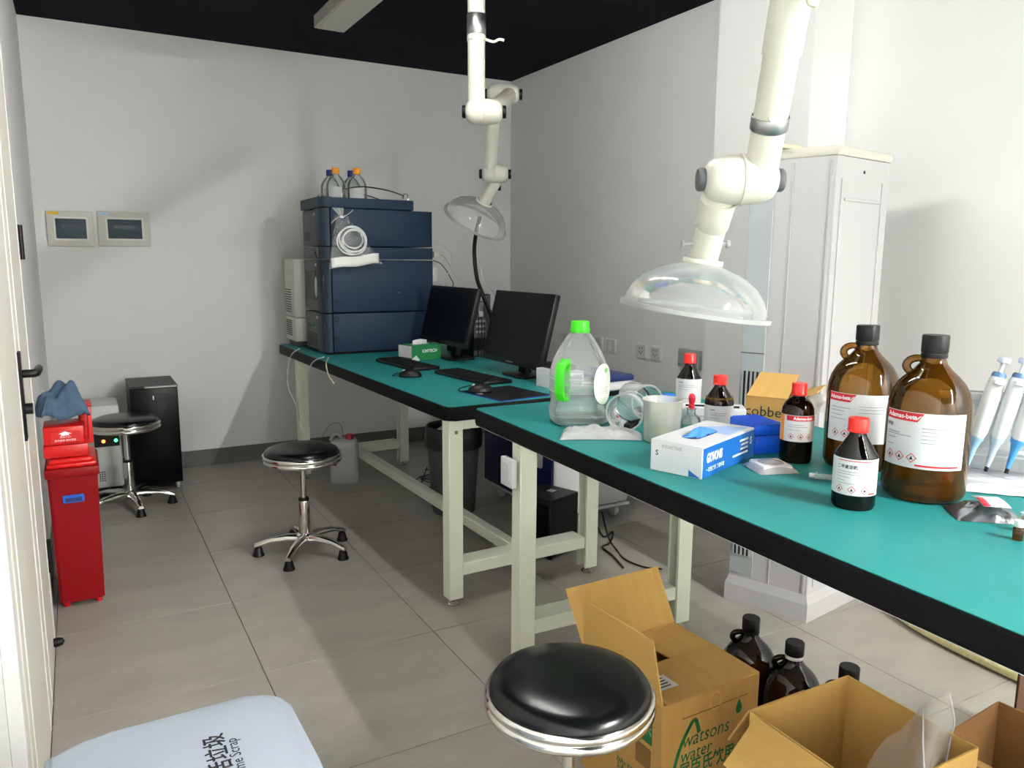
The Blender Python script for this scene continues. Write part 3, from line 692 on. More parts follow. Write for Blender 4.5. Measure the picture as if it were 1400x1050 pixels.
b = BM(); box(b, (0, -.181, .175), (.102, .003, .34)); bp_ = obj('rear_panel', b, M_darkgrey, t, smooth=0)
for z, w, h, m in ((.325, .07, .025, M_alu), (.28, .03, .05, M_alu), (.24, .03, .03, M_greypl), (.20, .06, .012, M_alu), (.17, .06, .012, M_alu), (.14, .06, .012, M_alu), (.07, .08, .07, M_blackmat)):
    b = BM(); box(b, (-.01, -.184, z), (w, .004, h), .001, 1); obj('port_plate', b, m, bp_)
for i in range(3):
    b = BM(); tube(b, [(-.03+.02*i, -.186, .25-.03*i), (-.035+.02*i, -.205, .24-.03*i), (-.035+.02*i, -.205, .12), (-.035+.02*i, -.2, .006)], .003, 6, 5); obj('plug_cord', b, M_blackmat, bp_)
t = thing('small_carton', 'small white and green carton left of the water jug', 'box', (1.785, 2.76, Z1), math.radians(6))
b = BM(); box(b, (.0, 0, .04), (.11, .19, .08), .002, 1); obj('carton', b, M_paper, t)
b = BM(); box(b, (-.0557, -.05, .04), (.001, .07, .07)); obj('side_print', b, mat('teal_print', '#2b9d84', .5), t, smooth=0)
b = BM(); box(b, (0, -.0953, .04), (.09, .001, .05)); obj('end_print', b, M_greyink, t, smooth=0)
t = thing('handset', 'small black device lying on the white and green carton', 'device', (1.785, 2.77, Z1+.0805), math.radians(6))
b = BM(); box(b, (0, 0, .013), (.075, .15, .024), .007, 2); obj('body', b, M_blackpl, t)
b = BM(); box(b, (-.01, 0, .0255), (.03, .09, .002), .001, 1); obj('screen', b, M_screen, t)
t = thing('storage_case', 'white storage case with navy rounded lid behind the jug', 'case', (1.985, 2.72, Z1), math.radians(5))
b = BM(); box(b, (-.03, 0, .02), (.16, .28, .038), .012, 3); obj('tray', b, M_white, t)
b = BM(); box(b, (-.03, 0, .052), (.17, .29, .028), .013, 3); obj('lid', b, mat('navy_lid', '#1d2d63', .4), t)

# ================================================================== FUME EXTRACTION ARMS
def dep(x, y, D): return Vector((0, 0, EYE)) + ray(x, y)*D
M_knob = mat('grey_knob', '#54575a', .5)
def pipe(t, p0, p1, r=.0375, name='arm_tube', flare=0., m=None):
    L = (Vector(p1)-Vector(p0)).length; b = BM()
    lathe(b, [(0, 0), (r, 0), (r, L), (0, L)], 28, M=align(p0, p1)); return obj(name, b, m or M_armwhite, t)
def ring(t, p, d, r, h, m, name):
    d = Vector(d).normalized(); b = BM(); lathe(b, [(r*.9, 0), (r-.001, 0), (r, .0015), (r, h-.0015), (r-.001, h), (r*.9, h)], 28, M=align(Vector(p)-d*h/2, Vector(p)+d*h/2)); return obj(name, b, m, t)
def knuckle(t, c, axis, L=.17, R=.055, capr=.03, capm=None, knobs=True):
    c = Vector(c); a = Vector(axis).normalized(); b = BM(); h = L/2
    half = [(capr+(R-capr)*math.sqrt(max(0, 1-(k/8)**2.4)), h*k/8) for k in range(8, 0, -1)]
    lathe(b, [(0, -h)]+[(r_, -z_) for r_, z_ in half]+[(R, -.004), (R*1.06, -.003), (R*1.06, .003), (R, .004)]+[(r_, z_) for r_, z_ in half[::-1]]+[(0, h)], 36, M=align(c, c+a))
    k = obj('joint', b, M_armwhite, t)
    for s in (-1, 1):
        b = BM(); n = 24; pr = [(0, 0), (capr*.98, 0), (capr, .003), (capr, .012), (capr*.9, .016), (0, .016)]
        lathe(b, pr, 32, M=align(c+a*s*h, c+a*s*(h+.1)), warp=lambda an, z: 1+.03*math.sin(16*an)); obj('friction_knob', b, capm or M_blackpl, k)
    return k
def hood(t, neck, centre, R=.18, H=.115):
    neck, centre = Vector(neck), Vector(centre); ax = (neck-centre).normalized(); b = BM()
    pr = [(R+.012, -.006), (R+.012, .004), (R-.002, .005), (R*.99, H*.18), (R*.93, H*.4), (R*.80, H*.65), (R*.6, H*.85), (R*.38, H*.97), (.05, H*1.02), (.043, H*1.04)]
    lathe(b, pr, 56, M=align(centre, centre+ax)); hd = obj('hood', b, M_hood, t, smooth=60)
    b = BM(); lathe(b, [(R-.002, -.006), (R+.013, -.006), (R+.0135, .005), (R-.002, .005), (R-.002, -.006)], 56, M=align(centre, centre+ax)); obj('hood_rim', b, clear('rim_plastic', '#e8ebea', .08, .35, '#eef0ee', .4), hd)
    ring(t, centre+ax*(H*1.06), ax, .05, .016, M_armwhite, 'hood_collar')
# near arm
t = thing('fume_extraction_arm', 'white jointed fume extraction arm with clear hood over the near bench', 'extraction arm', (1.55, 1.0, ZC), 0, 'fume extraction arms')
t.location = (0, 0, 0)
n1, n2, K = dep(1081, -10, 1.545), dep(1040, 200, 1.735), dep(1012, 246, 1.80)
elb = n1+(n1-n2).normalized()*.16
d_up = (n1-n2).normalized()
KR = K+_r0*.045; KL = K-_r0*.038
pipe(t, KR, n1+d_up*.14); pipe(t, KR+(n1+d_up*.14-KR)*.52, n1+d_up*.14, .041, 'sleeve')
axu = (n1+d_up*.14-KR).normalized()
ring(t, KR+axu*(dep(1048, 172, 1.70)-KR).dot(axu), axu, .0415, .030, M_alu, 'clamp_ring')
p = KR+axu*(dep(1048, 172, 1.70)-KR).dot(axu)+Vector((-.62, -.78, 0))*.040; b = BM(); cyl(b, p, p+Vector((-.62, -.78, 0))*.005, .008, seg=12); obj('rivet', b, M_alu, t)
knuckle(t, K, _r0, .168, .057, .027, M_knob)
hc = dep(949, 424, 1.98); hn = dep(962, 352, 1.955)
hax = (hn-hc).normalized(); hn = hc+hax*.13
pipe(t, KL, hn+hax*.0, .036); ring(t, hn+hax*.085, hax, .0385, .006, M_armwhite, 'seam_ring')
dirl = (KL-hn).normalized()
b = BM(); lathe(b, [(.036, 0), (.0395, .004), (.041, .05), (.043, .075), (0, .08)], 28, M=align(hn+dirl*.095, KL)); obj('lower_sleeve', b, M_armwhite, t)
for s, l in ((-1, .022), (1, .014)):
    p = hn+dirl*.045; b = BM(); cyl(b, p+_r0*s*.034, p+_r0*s*(.034+l), .005, seg=10); cyl(b, p+_r0*s*(.034+l), p+_r0*s*(.042+l), .010, seg=12); obj('wing_screw', b, M_greypl, t)
hood(t, hn, hc)
E1 = n1+d_up*.17; E2 = Vector((1.62, 1.30, 2.34))
knuckle(t, E1, _r0, .17, .057, .027, M_knob)
pipe(t, E1, E2); knuckle(t, E2, _r0, .17, .057, .027, M_knob); pipe(t, E2, (E2.x, E2.y, ZC))
b = BM(); tube(b, [E1+_r0*.06, dep(1108, -12, 1.5), dep(1118, 6, 1.5)], .008, 8, 5); obj('handle', b, M_cream, t)
b = BM(); lathe(b, [(0, 0), (.075, 0), (.075, -.03), (.05, -.05), (0, -.05)], 28, M=Matrix.Translation((E2.x, E2.y, ZC))); obj('ceiling_flange', b, M_armwhite, t)
# far arm
t = thing('fume_extraction_arm', 'white jointed fume extraction arm with tilted hood in the far corner', 'extraction arm', (0, 0, 0), 0, 'fume extraction arms')
f1, kA, kB = dep(652.5, 40, 3.33), dep(662, 153, 3.46), dep(688, 129, 4.08)
kAl = kA-_r0*.035; kAr = kA+_r0*.03
top = Vector((kAl.x, kAl.y, ZC))
pipe(t, kAl, top, .0385)
zs = dep(653, 27, 3.33).z
ring(t, (kAl.x, kAl.y, zs), (0, 0, 1), .0425, .085, M_alu, 'clamp_ring')
ring(t, (kAl.x, kAl.y, zs-.058), (0, 0, 1), .042, .022, M_armwhite, 'seam_ring')
b = BM(); lp = Vector((kAl.x, kAl.y, zs-.06)); tube(b, [lp+_r0*.04, lp+_r0*.075+Vector((0, 0, -.01)), lp+_r0*.10+Vector((0, 0, .0)), lp+_r0*.122+Vector((0, 0, -.004))], .006, 8, 5); obj('handle', b, M_cream, t)
ring(t, (kAl.x, kAl.y, dep(652, 120, 3.42).z), (0, 0, 1), .0395, .004, M_armwhite, 'seam_ring')
knuckle(t, kA, _r0, .165, .056, .028)
bl = kB-_r0*.04; br = kB+_r0*.035
pipe(t, kAr, br, .0375); knuckle(t, kB, _r0, .17, .056, .028)
kC = dep(677, 238, 4.28); cl = kC-_r0*.03; cr = kC+_r0*.025
pipe(t, cl, bl, .0365)
ring(t, dep(672, 205, 4.25), (bl-cl), .039, .018, M_alu, 'clamp_ring')
knuckle(t, kC, _r0, .145, .052, .026)
hc = dep(650, 302, 4.42); ax = (dep(662, 276, 4.36)-hc).normalized(); ax = (ax*.75+(cr-hc).normalized()*.25).normalized(); hn = hc+ax*.125
pipe(t, hn, cr, .034); hood(t, hn, hc)
b = BM(); p = (hn+cr)/2+_r0*.03; cyl(b, p, p+_r0*.02, .014, seg=12); obj('wing_screw', b, M_blackpl, t)
# black hose up into the far hood
hs = [dep(656, 297, 4.43), dep(651, 318, 4.40), dep(648.5, 345, 4.36), dep(652, 380, 4.32), dep(660, 403, 4.28)]
b = BM(); tube(b, hs+[Vector((2.03, 3.83, .98)), Vector((2.02, 3.80, Z1+.012))], .0115, 12, 8)
tag(obj('exhaust_hose', b, M_blackpl), 'black flexible hose rising into the far tilted hood', 'hose')
b = BM(); tube(b, [dep(655, 355, 4.3), dep(662, 385, 4.28), dep(675, 402, 4.25), Vector((2.05, 3.74, 1.0)), Vector((2.03, 3.70, Z1+.004))], .0022, 6, 6)
tag(obj('thin_cable', b, M_greypl), 'thin grey cable hanging beside the black hose', 'cable')

# ================================================================== FLOOR-STANDING AIR CONDITIONER
A, B_, Cc, D_ = Vector((2.205, 2.135)), Vector((2.240, 2.045)), Vector((2.312, 1.845)), Vector((2.672, 1.900))
E_ = D_+(A-Cc)
t = thing('air_conditioner', 'tall white floor-standing air conditioner beside the pillar', 'air conditioner', (0, 0, 0))
plan = [A, B_, Cc, D_, E_]; cen = sum(plan, Vector((0, 0)))/5
def sc_plan(k): return [cen+(p-cen)*k for p in plan]
b = BM(); prism(b, [(p.x, p.y) for p in sc_plan(1.0)], .105, 1.705); obj('cabinet', b, M_whitecoat, t, smooth=0)
b = BM()
lo, hi = sc_plan(1.07), sc_plan(1.0); V = [[b.verts.new((p.x, p.y, z)) for p in q] for q, z in ((lo, 0), (lo, .07), (hi, .105))]
for P_, Q_ in zip(V, V[1:]):
    for i in range(5): b.faces.new((P_[i], P_[(i+1) % 5], Q_[(i+1) % 5], Q_[i]))
b.faces.new(V[0][::-1]); b.faces.new(V[-1]); obj('plinth', b, M_whitecoat, t, smooth=0)
b = BM(); prism(b, [(p.x, p.y) for p in sc_plan(1.025)], 1.705, 1.74, bev=.010); obj('top_cap', b, mat('aged_white', '#c2c0b4', .45), t)
b = BM(); mid = (A+B_)/2; box(b, (mid.x+.05, mid.y, 1.748), (.10, .17, .014), .004, 1); obj('top_flap', b, mat('yellowed', '#e4dcb4', .45), t)
# grey front strip with grilles on A-B
dv = (B_-A).normalized(); ang = math.atan2(dv.y, dv.x); Lab = (B_-A).length
F = Matrix.Translation((A.x, A.y, 0)) @ Matrix.Rotation(ang, 4, 'Z')      # x along the face, -y outwards
b = BM(); box(b, (Lab/2, -.003, .905), (Lab-.004, .006, 1.57), .002, 1, M=F); gp = obj('grey_front_strip', b, mat('ac_grey', '#9fa6a8', .45), t)
b = BM(); box(b, (Lab/2, -.0062, 1.0), (Lab-.004, .002, .003), M=F); obj('panel_seam', b, M_darkgrey, gp, smooth=0)
for z0, z1 in ((.77, .93), (.20, .42)):
    b = BM(); box(b, (Lab/2, -.0065, (z0+z1)/2), (Lab*.76, .002, z1-z0), M=F); gr = obj('grille', b, M_ink, t, smooth=0)
    for k in range(5):
        b = BM(); box(b, (Lab*(.16+.17*k), -.010, (z0+z1)/2), (.006, .008, z1-z0), M=F); obj('grille_bar', b, mat('ac_grey', '#9fa6a8', .45), gr, smooth=0)
# relief on B-C and C-D faces
dv = (Cc-B_).normalized(); F2 = Matrix.Translation((B_.x, B_.y, 0)) @ Matrix.Rotation(math.atan2(dv.y, dv.x), 4, 'Z'); L2 = (Cc-B_).length
b = BM(); box(b, (L2*.30, -.0015, .90), (.004, .003, 1.58), M=F2); obj('side_moulding', b, M_whitecoat, t, smooth=0)
b = BM(); box(b, (L2*.93, -.002, .90), (.010, .004, 1.58), .001, 1, M=F2); obj('side_moulding', b, M_whitecoat, t, smooth=0)
b = BM(); tube(b, [F2 @ Vector((L2*.45+.035*math.cos(a), -.002, .30+.05*math.sin(a))) for a in [PI+PI*k/8 for k in range(9)]], .003, 6, 3); obj('hand_grip', b, M_whitecoat, t)
dv = (D_-Cc).normalized(); F3 = Matrix.Translation((Cc.x, Cc.y, 0)) @ Matrix.Rotation(math.atan2(dv.y, dv.x), 4, 'Z'); L3 = (D_-Cc).length
for c, s in (((L3*.5, -.002, 1.56), (L3*.68, .006, .012)), ((L3*.48, -.002, .93), (L3*.62, .006, .012)), ((L3*.10, -.002, .88), (.008, .006, 1.50)), ((L3*.87, -.002, .88), (.008, .006, 1.50))):
    b = BM(); box(b, c, s, .002, 1, M=F3); obj('back_relief', b, M_whitecoat, t, smooth=0)
b = BM(); box(b, (L3*.5, -.001, 1.66), (.008, .004, .010), M=F3); obj('screw_hole', b, M_ink, t, smooth=0)
# insulated pipe and drain cord on the floor
b = BM(); tube(b, [(2.84, 2.12, .10), (2.84, 2.02, .04), (2.83, 1.88, .026), (2.69, 1.74, .031), (2.615, 1.57, .031), (2.585, 1.32, .031), (2.585, 1.05, .031), (2.60, .6, .031)], .030, 12, 8)
tag(obj('insulated_pipe', b, mat('cream_wrap', '#d8cf9a', .7, var=.12, vscale=25, bump=.4, bscale=60)), 'cream wrapped air conditioner pipe lying on the floor', 'pipe')

# ================================================================== UNDER THE BENCHES
# white jerrycan
t = thing('jerrycan', 'translucent white jerrycan with red cap under the far bench', 'jerrycan', (1.352, 4.48, 0), math.radians(-20))
b = BM(); pl_ = rrect(.17, .13, .03, 6)
V = []
for k, z in ((.90, .012), (.97, .0), (1.0, .03), (1.0, .07), (.985, .075), (1.0, .08), (1.0, .215), (.95, .245), (.8, .262), (.5, .27)):
    V.append([b.verts.new((x*k, y*k, z)) for x, y in pl_])
for P_, Q_ in zip(V, V[1:]):
    n = len(pl_)
    for i in range(n): b.faces.new((P_[i], P_[(i+1) % n], Q_[(i+1) % n], Q_[i]))
b.faces.new(V[0][::-1]); b.faces.new(V[-1]); obj('can_body', b, M_jerry, t, smooth=50)
b = BM(); prism(b, rrect(.158, .118, .026), .006, .072); obj('liquid', b, clear('waste_liquid', '#d9d9d8', .1, .7, '#b9b9ba', .1), t)
b = BM(); lathe(b, [(0, .268), (.026, .268), (.026, .292), (.023, .296), (0, .296)], 20, M=Matrix.Translation((.035, -.02, 0))); obj('cap', b, mat('dark_red_cap', '#a3102a', .4), t)
b = BM(); tube(b, [(-.015, 0, .262), (-.03, 0, .292), (-.06, 0, .292), (-.08, 0, .255)], .011, 10, 5); obj('handle', b, M_jerry, t)
# lined waste bin
t = thing('lined_bin', 'round bin with black liner and white waste under far bench', 'waste bin', (1.70, 3.66, 0))
b = BM(); lathe(b, [(0, .0), (.11, 0), (.115, .01), (.145, .46), (.135, .46), (.10, .03), (0, .03)], 32); obj('bin_body', b, mat('grey_bin', '#46494a', .6), t)
b = BM(); lathe(b, [(.150, .36), (.153, .40), (.150, .462), (.142, .474), (.134, .462), (.13, .40), (.125, .34)], 40, warp=lambda a, z: 1+.018*math.sin(9*a)+.01*math.sin(17*a+z*40)); obj('liner', b, mat('liner_black', '#17191b', .35), t)
b = BM(); lathe(b, [(.128, .40), (.10, .44), (.06, .465), (0, .47)], 32, warp=lambda a, z: 1+.05*math.sin(5*a)); obj('white_waste', b, mat('crumpled_white', '#e2e2e0', .7, bump=.6, bscale=40), t)
b = BM(); tube(b, [(1.50, 3.42, Z1-.06), (1.515, 3.38, .62), (1.53, 3.34, .5), (1.52, 3.28, .36), (1.46, 3.2, .22), (1.42, 3.12, .185), (1.40, 3.04, .20)], .003, 6, 6)
tag(obj('dangling_cable', b, M_blackpl), 'thin black cable dangling from the far bench to its stretcher', 'cable')
# navy and white cabinet unit on castors behind the far bench
t = thing('wheeled_unit', 'white wheeled unit with navy front behind the far bench', 'lab unit', (2.0, 3.14, 0))
b = BM(); box(b, (.245, .37, .37), (.47, .74, .58), .02, 3); obj('housing', b, M_white, t)
b = BM(); box(b, (.004, .37, .37), (.016, .73, .57), .006, 2); nf = obj('navy_front', b, mat('unit_navy', '#0d1650', .4, spec=.3), t)
b = BM(); prism(b, rrect(.22, .17, .02), 0, .003, M=Matrix.Translation((-.004, .20, .38)) @ FACE_NX); lp_ = obj('logo_plate', b, M_white, nf)
text('Integrity', .07, lp_, Matrix.Translation((-.0085, .20, .37)) @ FACE_NX, M_ink, sx=.62)
b = BM(); box(b, (.245, .37, .072), (.48, .75, .016), .005, 1); obj('base_rail', b, M_white, t)
for x in (.05, .42):
    for y in (.05, .62):
        b = BM(); cyl(b, (x-.014, y, .032), (x+.014, y, .032), .032, seg=20, bev=.004); c_ = obj('castor', b, M_white, t)
        b = BM(); box(b, (x, y, .058), (.04, .035, .02), .003, 1); obj('castor_fork', b, M_greypl, c_)
# black computer on the floor
t = thing('computer_case', 'black computer case with white sticker on the floor', 'computer', (1.84, 2.93, 0), math.radians(20))
b = BM(); box(b, (0, 0, .145), (.21, .20, .27), .004, 1); obj('case', b, M_blackpl, t)
b = BM(); box(b, (.03, 0.0, .2805), (.035, .035, .001), M=Matrix.Translation((.0, 0, 0))); obj('sticker', b, M_paper, t, smooth=0)
for sx in (-.08, .08):
    for sy in (-.08, .08):
        b = BM(); cyl(b, (sx, sy, 0), (sx, sy, .012), .012, seg=12); obj('foot', b, M_blackmat, t)
b = BM(); box(b, (-.1055, 0, .15), (.002, .17, .22)); obj('front_panel', b, mat('gloss_black', '#050608', .3, spec=.15), t, smooth=0)
def floor_cable(pts, label, r=.0042):
    b = BM(); tube(b, pts, r, 8, 6); return tag(obj('power_cable', b, M_blackpl), label, 'cable', 'black cables on the floor under the benches')
floor_cable([onx(823, 700, 2.06), onx(832, 735, 2.03)] + [onz(843, 752, .006), onz(855, 765, .006), onz(880, 775, .006), onz(905, 778, .006)], 'black power cable running across floor right of the far bench')
floor_cable([onz(818, 722, .006), onz(826, 734, .006), onz(838, 727, .006), onz(834, 742, .006), onz(824, 748, .006), onz(838, 760, .006), onz(852, 776, .006)], 'black cable coiled beside the rear leg of far bench')
random.seed(3)
t = thing('cable_tangle', 'tangle of thin dark cables on the floor under far bench', 'cables', onz(603, 672))
for k in range(6):
    P = [Vector((random.uniform(-.12, .12), random.uniform(-.16, .16), max(.006, random.uniform(-.04, .16)))) for _ in range(6)]
    b = BM(); tube(b, P, .003, 6, 6); obj('cable_loop', b, (M_blackpl, mat('purple_cable', '#3a2a3c', .5))[k % 2], t)
b = BM(); cyl(b, (0, 0, 0), (0, 0, .045), .022, seg=16, bev=.006)
tag(obj('rubber_bung', b, M_blackpl, None, onz(932, 779)), 'small black rubber stopper on floor behind the near bench leg', 'stopper')

# ================================================================== NEAR BENCH: bottles and clutter
def label_sheet(t, R, phi, x0, x1, z0, z1, m=None):
    b = BM(); wrect(b, x0, x1, z0, z1, R, phi, 0, 32); return obj('paper_label', b, m or M_paper, t, smooth=60)
def bars(p, R, phi, rows, m=None, name='print_line'):
    for x0, x1, z, h in rows:
        b = BM(); wrect(b, x0, x1, z, z+h, R, phi, 0, max(2, int((x1-x0)/.004))); obj(name, b, m or M_greyink, p, smooth=0)
def hazard(p, R, phi, x, z, s=.011):
    b = BM()
    o_ = [(x, z+s), (x-s, z), (x, z-s), (x+s, z)]; i_ = [(x, z+s*.8), (x-s*.8, z), (x, z-s*.8), (x+s*.8, z)]
    for k in range(4): wpoly(b, [o_[k], o_[(k+1) % 4], i_[(k+1) % 4], i_[k]], R, phi)
    obj('hazard_diamond', b, M_redink, p, smooth=0)
    b = BM(); q = s*.34; wpoly(b, [(x-q, z-q), (x+q, z-q), (x+q*.5, z), (x, z+q*1.2), (x-q*.6, z)], R, phi); obj('hazard_symbol', b, M_ink, p, smooth=0)
def wrap_bottle_body(prof, seg=48): b = BM(); lathe(b, prof, seg); return b
def jug4(c, z, label, rz_handle, on_bench=True, scale=1., group='four litre amber jugs on the near bench', glass=None, cap=None, collar=False):
    """amber jug with a finger ring at the neck"""
    t = thing('amber_jug', label, 'jug', (c[0], c[1], z), 0, group); R = .0845
    b = BM(); lathe(b, [(0, .008), (.05, .004), (.064, 0), (.078, .004), (R, .018), (R, .188), (.0825, .212), (.0765, .234), (.066, .254), (.052, .270), (.038, .283), (.028, .295), (.0228, .308), (.0215, .330), (.0215, .345)], 56); obj('glass_body', b, glass or M_amber, t, smooth=60)
    b = BM(); lathe(b, [(0, .320), (.0265, .320), (.027, .322), (.027, .3555), (.0255, .358), (0, .358)], 40, warp=lambda a, zz: 1+.012*math.sin(30*a)); obj('cap', b, cap or M_blackpl, t)
    b = BM(); lathe(b, [(.0225, .309), (.0262, .309), (.0268, .313), (.0262, .318), (.0225, .318)], 32); obj('neck_ring', b, M_white if collar else (cap or M_blackpl), t)
    d = Vector((math.cos(rz_handle), math.sin(rz_handle), 0)); up = Vector((0, 0, 1))
    b = BM(); tube(b, [d*.018+up*.304, d*.034+up*.307, d*.049+up*.302, d*.055+up*.290, d*.048+up*.278, d*.036+up*.274], .0072, 10, 6, rf=lambda s: 1+.25*math.sin(PI*s)); obj('finger_ring', b, glass or M_amber, t)
    return t, R
def jug_liquid(t, h):
    b = BM(); lathe(b, [(0, .010), (.055, .008), (.078, .018), (.082, .03), (.082, h), (0, h)], 40); obj('liquid', b, M_liquid, t, smooth=60)
cB2, cB1 = (1.612, 1.002), (1.706, 1.236)
t, R = jug4(cB2, Z2, 'right amber glass jug with wide white label, closest to pipettes', math.atan2(.62, -.8)); jug_liquid(t, .085)
phi = face_cam(cB2, -.12); RR = R+.0006
L_ = label_sheet(t, RR, phi, -.088, .092, .078, .198)
b = BM(); wpoly(b, [(-.0875, .180), (-.012, .180), (.0, .197), (-.0875, .197)], RR+.0004, phi); b.free()
b = BM(); grid(b, lambda u, v: ((RR+.0004)*math.cos(phi+(-.0875+(.078+.012*v)*u)/RR), (RR+.0004)*math.sin(phi+(-.0875+(.078+.012*v)*u)/RR), .178+.019*v), 10, 1); obj('red_band', b, M_redink, L_, smooth=0)
text('Adamas-beta', .0145, L_, None, M_whiteink, wrap=(RR+.0008, phi-.046/RR, .1875), bold=.0003, sx=.95)
text('甲醇', .010, L_, None, M_ink, wrap=(RR+.0008, phi-.074/RR, .165))
bars(L_, RR+.0006, phi, [(-.08, -.045, .150, .0016), (-.08, -.02, .145, .0016), (-.08, -.055, .137, .0016), (-.08, -.06, .122, .0016), (.0, .06, .165, .0016), (.0, .07, .158, .0012), (.0, .055, .150, .0012), (.0, .065, .142, .0012), (.0, .05, .134, .0012)])
bars(L_, RR+.0006, phi, [(-.008, .08, .083, .004)], M_redink)
for x in (-.068, -.042, -.016): hazard(L_, RR+.0006, phi, x, .1, .011)
t, R = jug4(cB1, Z2, 'left amber glass jug, standing behind the small front bottle', math.atan2(.55, -.83)); jug_liquid(t, .07)
phi = face_cam(cB1, .05); RR = R+.0006
L_ = label_sheet(t, RR, phi, -.092, .088, .075, .195)
b = BM(); grid(b, lambda u, v: ((RR+.0004)*math.cos(phi+(-.0915+(.06+.014*v)*u)/RR), (RR+.0004)*math.sin(phi+(-.0915+(.06+.014*v)*u)/RR), .174+.020*v), 10, 1); obj('red_band', b, M_redink, L_, smooth=0)
text('Adamas-beta', .0135, L_, None, M_whiteink, wrap=(RR+.0008, phi-.060/RR, .184), bold=.0003, sx=.8)
bars(L_, RR+.0006, phi, [(-.082, -.03, .158, .0016), (-.082, -.045, .150, .0016), (-.082, -.05, .14, .0016), (-.082, -.04, .13, .0014), (-.01, .06, .165, .0012), (-.01, .07, .158, .0012), (-.01, .05, .15, .0012)])
for x in (-.066, -.04): hazard(L_, RR+.0006, phi, x, .096, .0105)

def reagent(c, z, r, h, label, kind, group='amber reagent bottles with red caps', fill=None, lab=None, phi_off=0.):
    t = thing('reagent_bottle', label, 'bottle', (c[0], c[1], z), 0, group)
    if kind == 'cone': pr = [(0, .006), (r*.7, .002), (r*.92, 0), (r, .008), (r, h*.55), (r*.97, h*.60), (r*.42, h*.80), (r*.38, h*.83), (r*.38, h*.93)]
    else: pr = [(0, .006), (r*.7, .002), (r*.92, 0), (r, .008), (r, h*.62), (r*.96, h*.69), (r*.82, h*.755), (r*.6, h*.795), (r*.42, h*.82), (r*.38, h*.84), (r*.38, h*.93)]
    b = BM(); lathe(b, pr, 44); obj('glass_body', b, M_amberd, t, smooth=55)
    cr = r*.47
    b = BM(); lathe(b, [(0, h*.85), (cr*1.04, h*.85), (cr*1.06, h*.865), (cr, h*.872), (cr, h*.99), (cr*.95, h), (0, h)], 40, warp=lambda a, zz: 1+.012*math.sin(36*a)); obj('cap', b, M_redcap, t)
    if fill:
        b = BM(); lathe(b, [(0, .008), (r*.94, .01), (r*.94, fill), (0, fill)], 36); obj('liquid', b, M_liquid, t)
    phi = face_cam(c, phi_off); RR = r+.0005
    L_ = label_sheet(t, RR, phi, -r*1.42, r*1.42, lab[0], lab[1])
    return t, L_, RR, phi
# front small bottle
t, L_, RR, phi = reagent((1.409, 1.025), Z2, .0435, .19, 'small amber reagent bottle with red cap, nearest the bench edge', 'cone', lab=(.033, .110))
text('二甲基亚砜', .0085, L_, None, M_ink, wrap=(RR+.0004, phi-.016/RR, .0925), bold=.0002)
bars(L_, RR+.0004, phi, [(-.036, .036, .105, .0018)], M_redink)
bars(L_, RR+.0004, phi, [(-.038, .04, .082, .0011), (-.038, .02, .077, .0011), (-.038, -.01, .070, .0011), (-.038, -.02, .063, .0011), (.02, .04, .094, .001), (.02, .04, .098, .001), (-.038, .0, .057, .0011)])
bars(L_, RR+.0004, phi, [(.03, .05, .036, .003)], M_redink)
for x in (-.030, -.004, .022): hazard(L_, RR+.0004, phi, x, .045, .0085)
# bottle with the orange stripe label
t, L_, RR, phi = reagent((1.603, 1.345), Z2, .0405, .205, 'round-shouldered amber bottle with orange and red label by tip box', 'round', lab=(.058, .126), phi_off=-.05)
bars(L_, RR+.0003, phi, [(-.052, -.033, .058, .068)], M_orangeink, 'orange_stripe'); bars(L_, RR+.0004, phi, [(-.026, .057, .112, .013)], M_redink, 'red_band')
text('Adamas-beta', .011, L_, None, M_whiteink, wrap=(RR+.0008, phi+.018/RR, .1185), bold=.0003, sx=.9)
bars(L_, RR+.0004, phi, [(-.024, .02, .101, .0012), (-.024, .03, .096, .0012), (-.024, .01, .088, .0012)])
for x in (-.012, .012, .034): hazard(L_, RR+.0004, phi, x, .072, .008)
# the two bottles behind
t, L_, RR, phi = reagent((1.775, 1.945), Z2, .042, .206, 'tall amber reagent bottle with red cap standing at the back', 'cone', lab=(.03, .125))
bars(L_, RR+.0004, phi, [(-.036, -.02, .112, .003), (-.036, .02, .104, .0012), (-.036, .03, .098, .0012), (-.036, .0, .09, .0012), (-.036, .01, .06, .0012)])
t, L_, RR, phi = reagent((1.648, 1.672), Z2, .0425, .178, 'squat amber reagent bottle with red cap behind the glove box', 'cone', lab=(.01, .092), fill=.115)
bars(L_, RR+.0004, phi, [(-.028, -.012, .078, .003), (-.028, .025, .07, .0012), (-.028, .02, .064, .0012), (-.028, .0, .055, .0012)])

# water jug
cJ = (1.380, 2.02); R0 = .096
t = thing('water_jug', 'clear plastic water jug with lime green cap and handle', 'jug', (cJ[0], cJ[1], Z2), face_cam(cJ)+PI/2+.15)
def sq(a, z):   # rounded-square plan that becomes round at the neck
    k = 1./max(abs(math.cos(a)), abs(math.sin(a)))**.55; f = max(0., min(1., (.27-z)/.10)); return 1+(min(k, 1.14)-1)*f
b = BM(); lathe(b, [(0, .01), (R0*.6, .006), (R0*.86, 0), (R0*.97, .012), (R0*.98, .05), (R0*.93, .062), (R0*.93, .075), (R0*.97, .085), (R0*.97, .150), (R0*.93, .178), (R0*.84, .205), (R0*.70, .232), (R0*.54, .258), (R0*.38, .280), (.027, .288), (.026, .305)], 64, warp=sq); obj('bottle_body', b, M_pet, t, smooth=60)
b = BM(); lathe(b, [(0, .012), (R0*.82, .012), (R0*.9, .02), (R0*.9, .055), (R0*.86, .066), (R0*.88, .085), (R0*.88, .10), (0, .10)], 48, warp=sq); obj('water', b, clear('water_clear', '#d6ebe6', .03, .05, '#cfe6e0', .25), t, smooth=60)
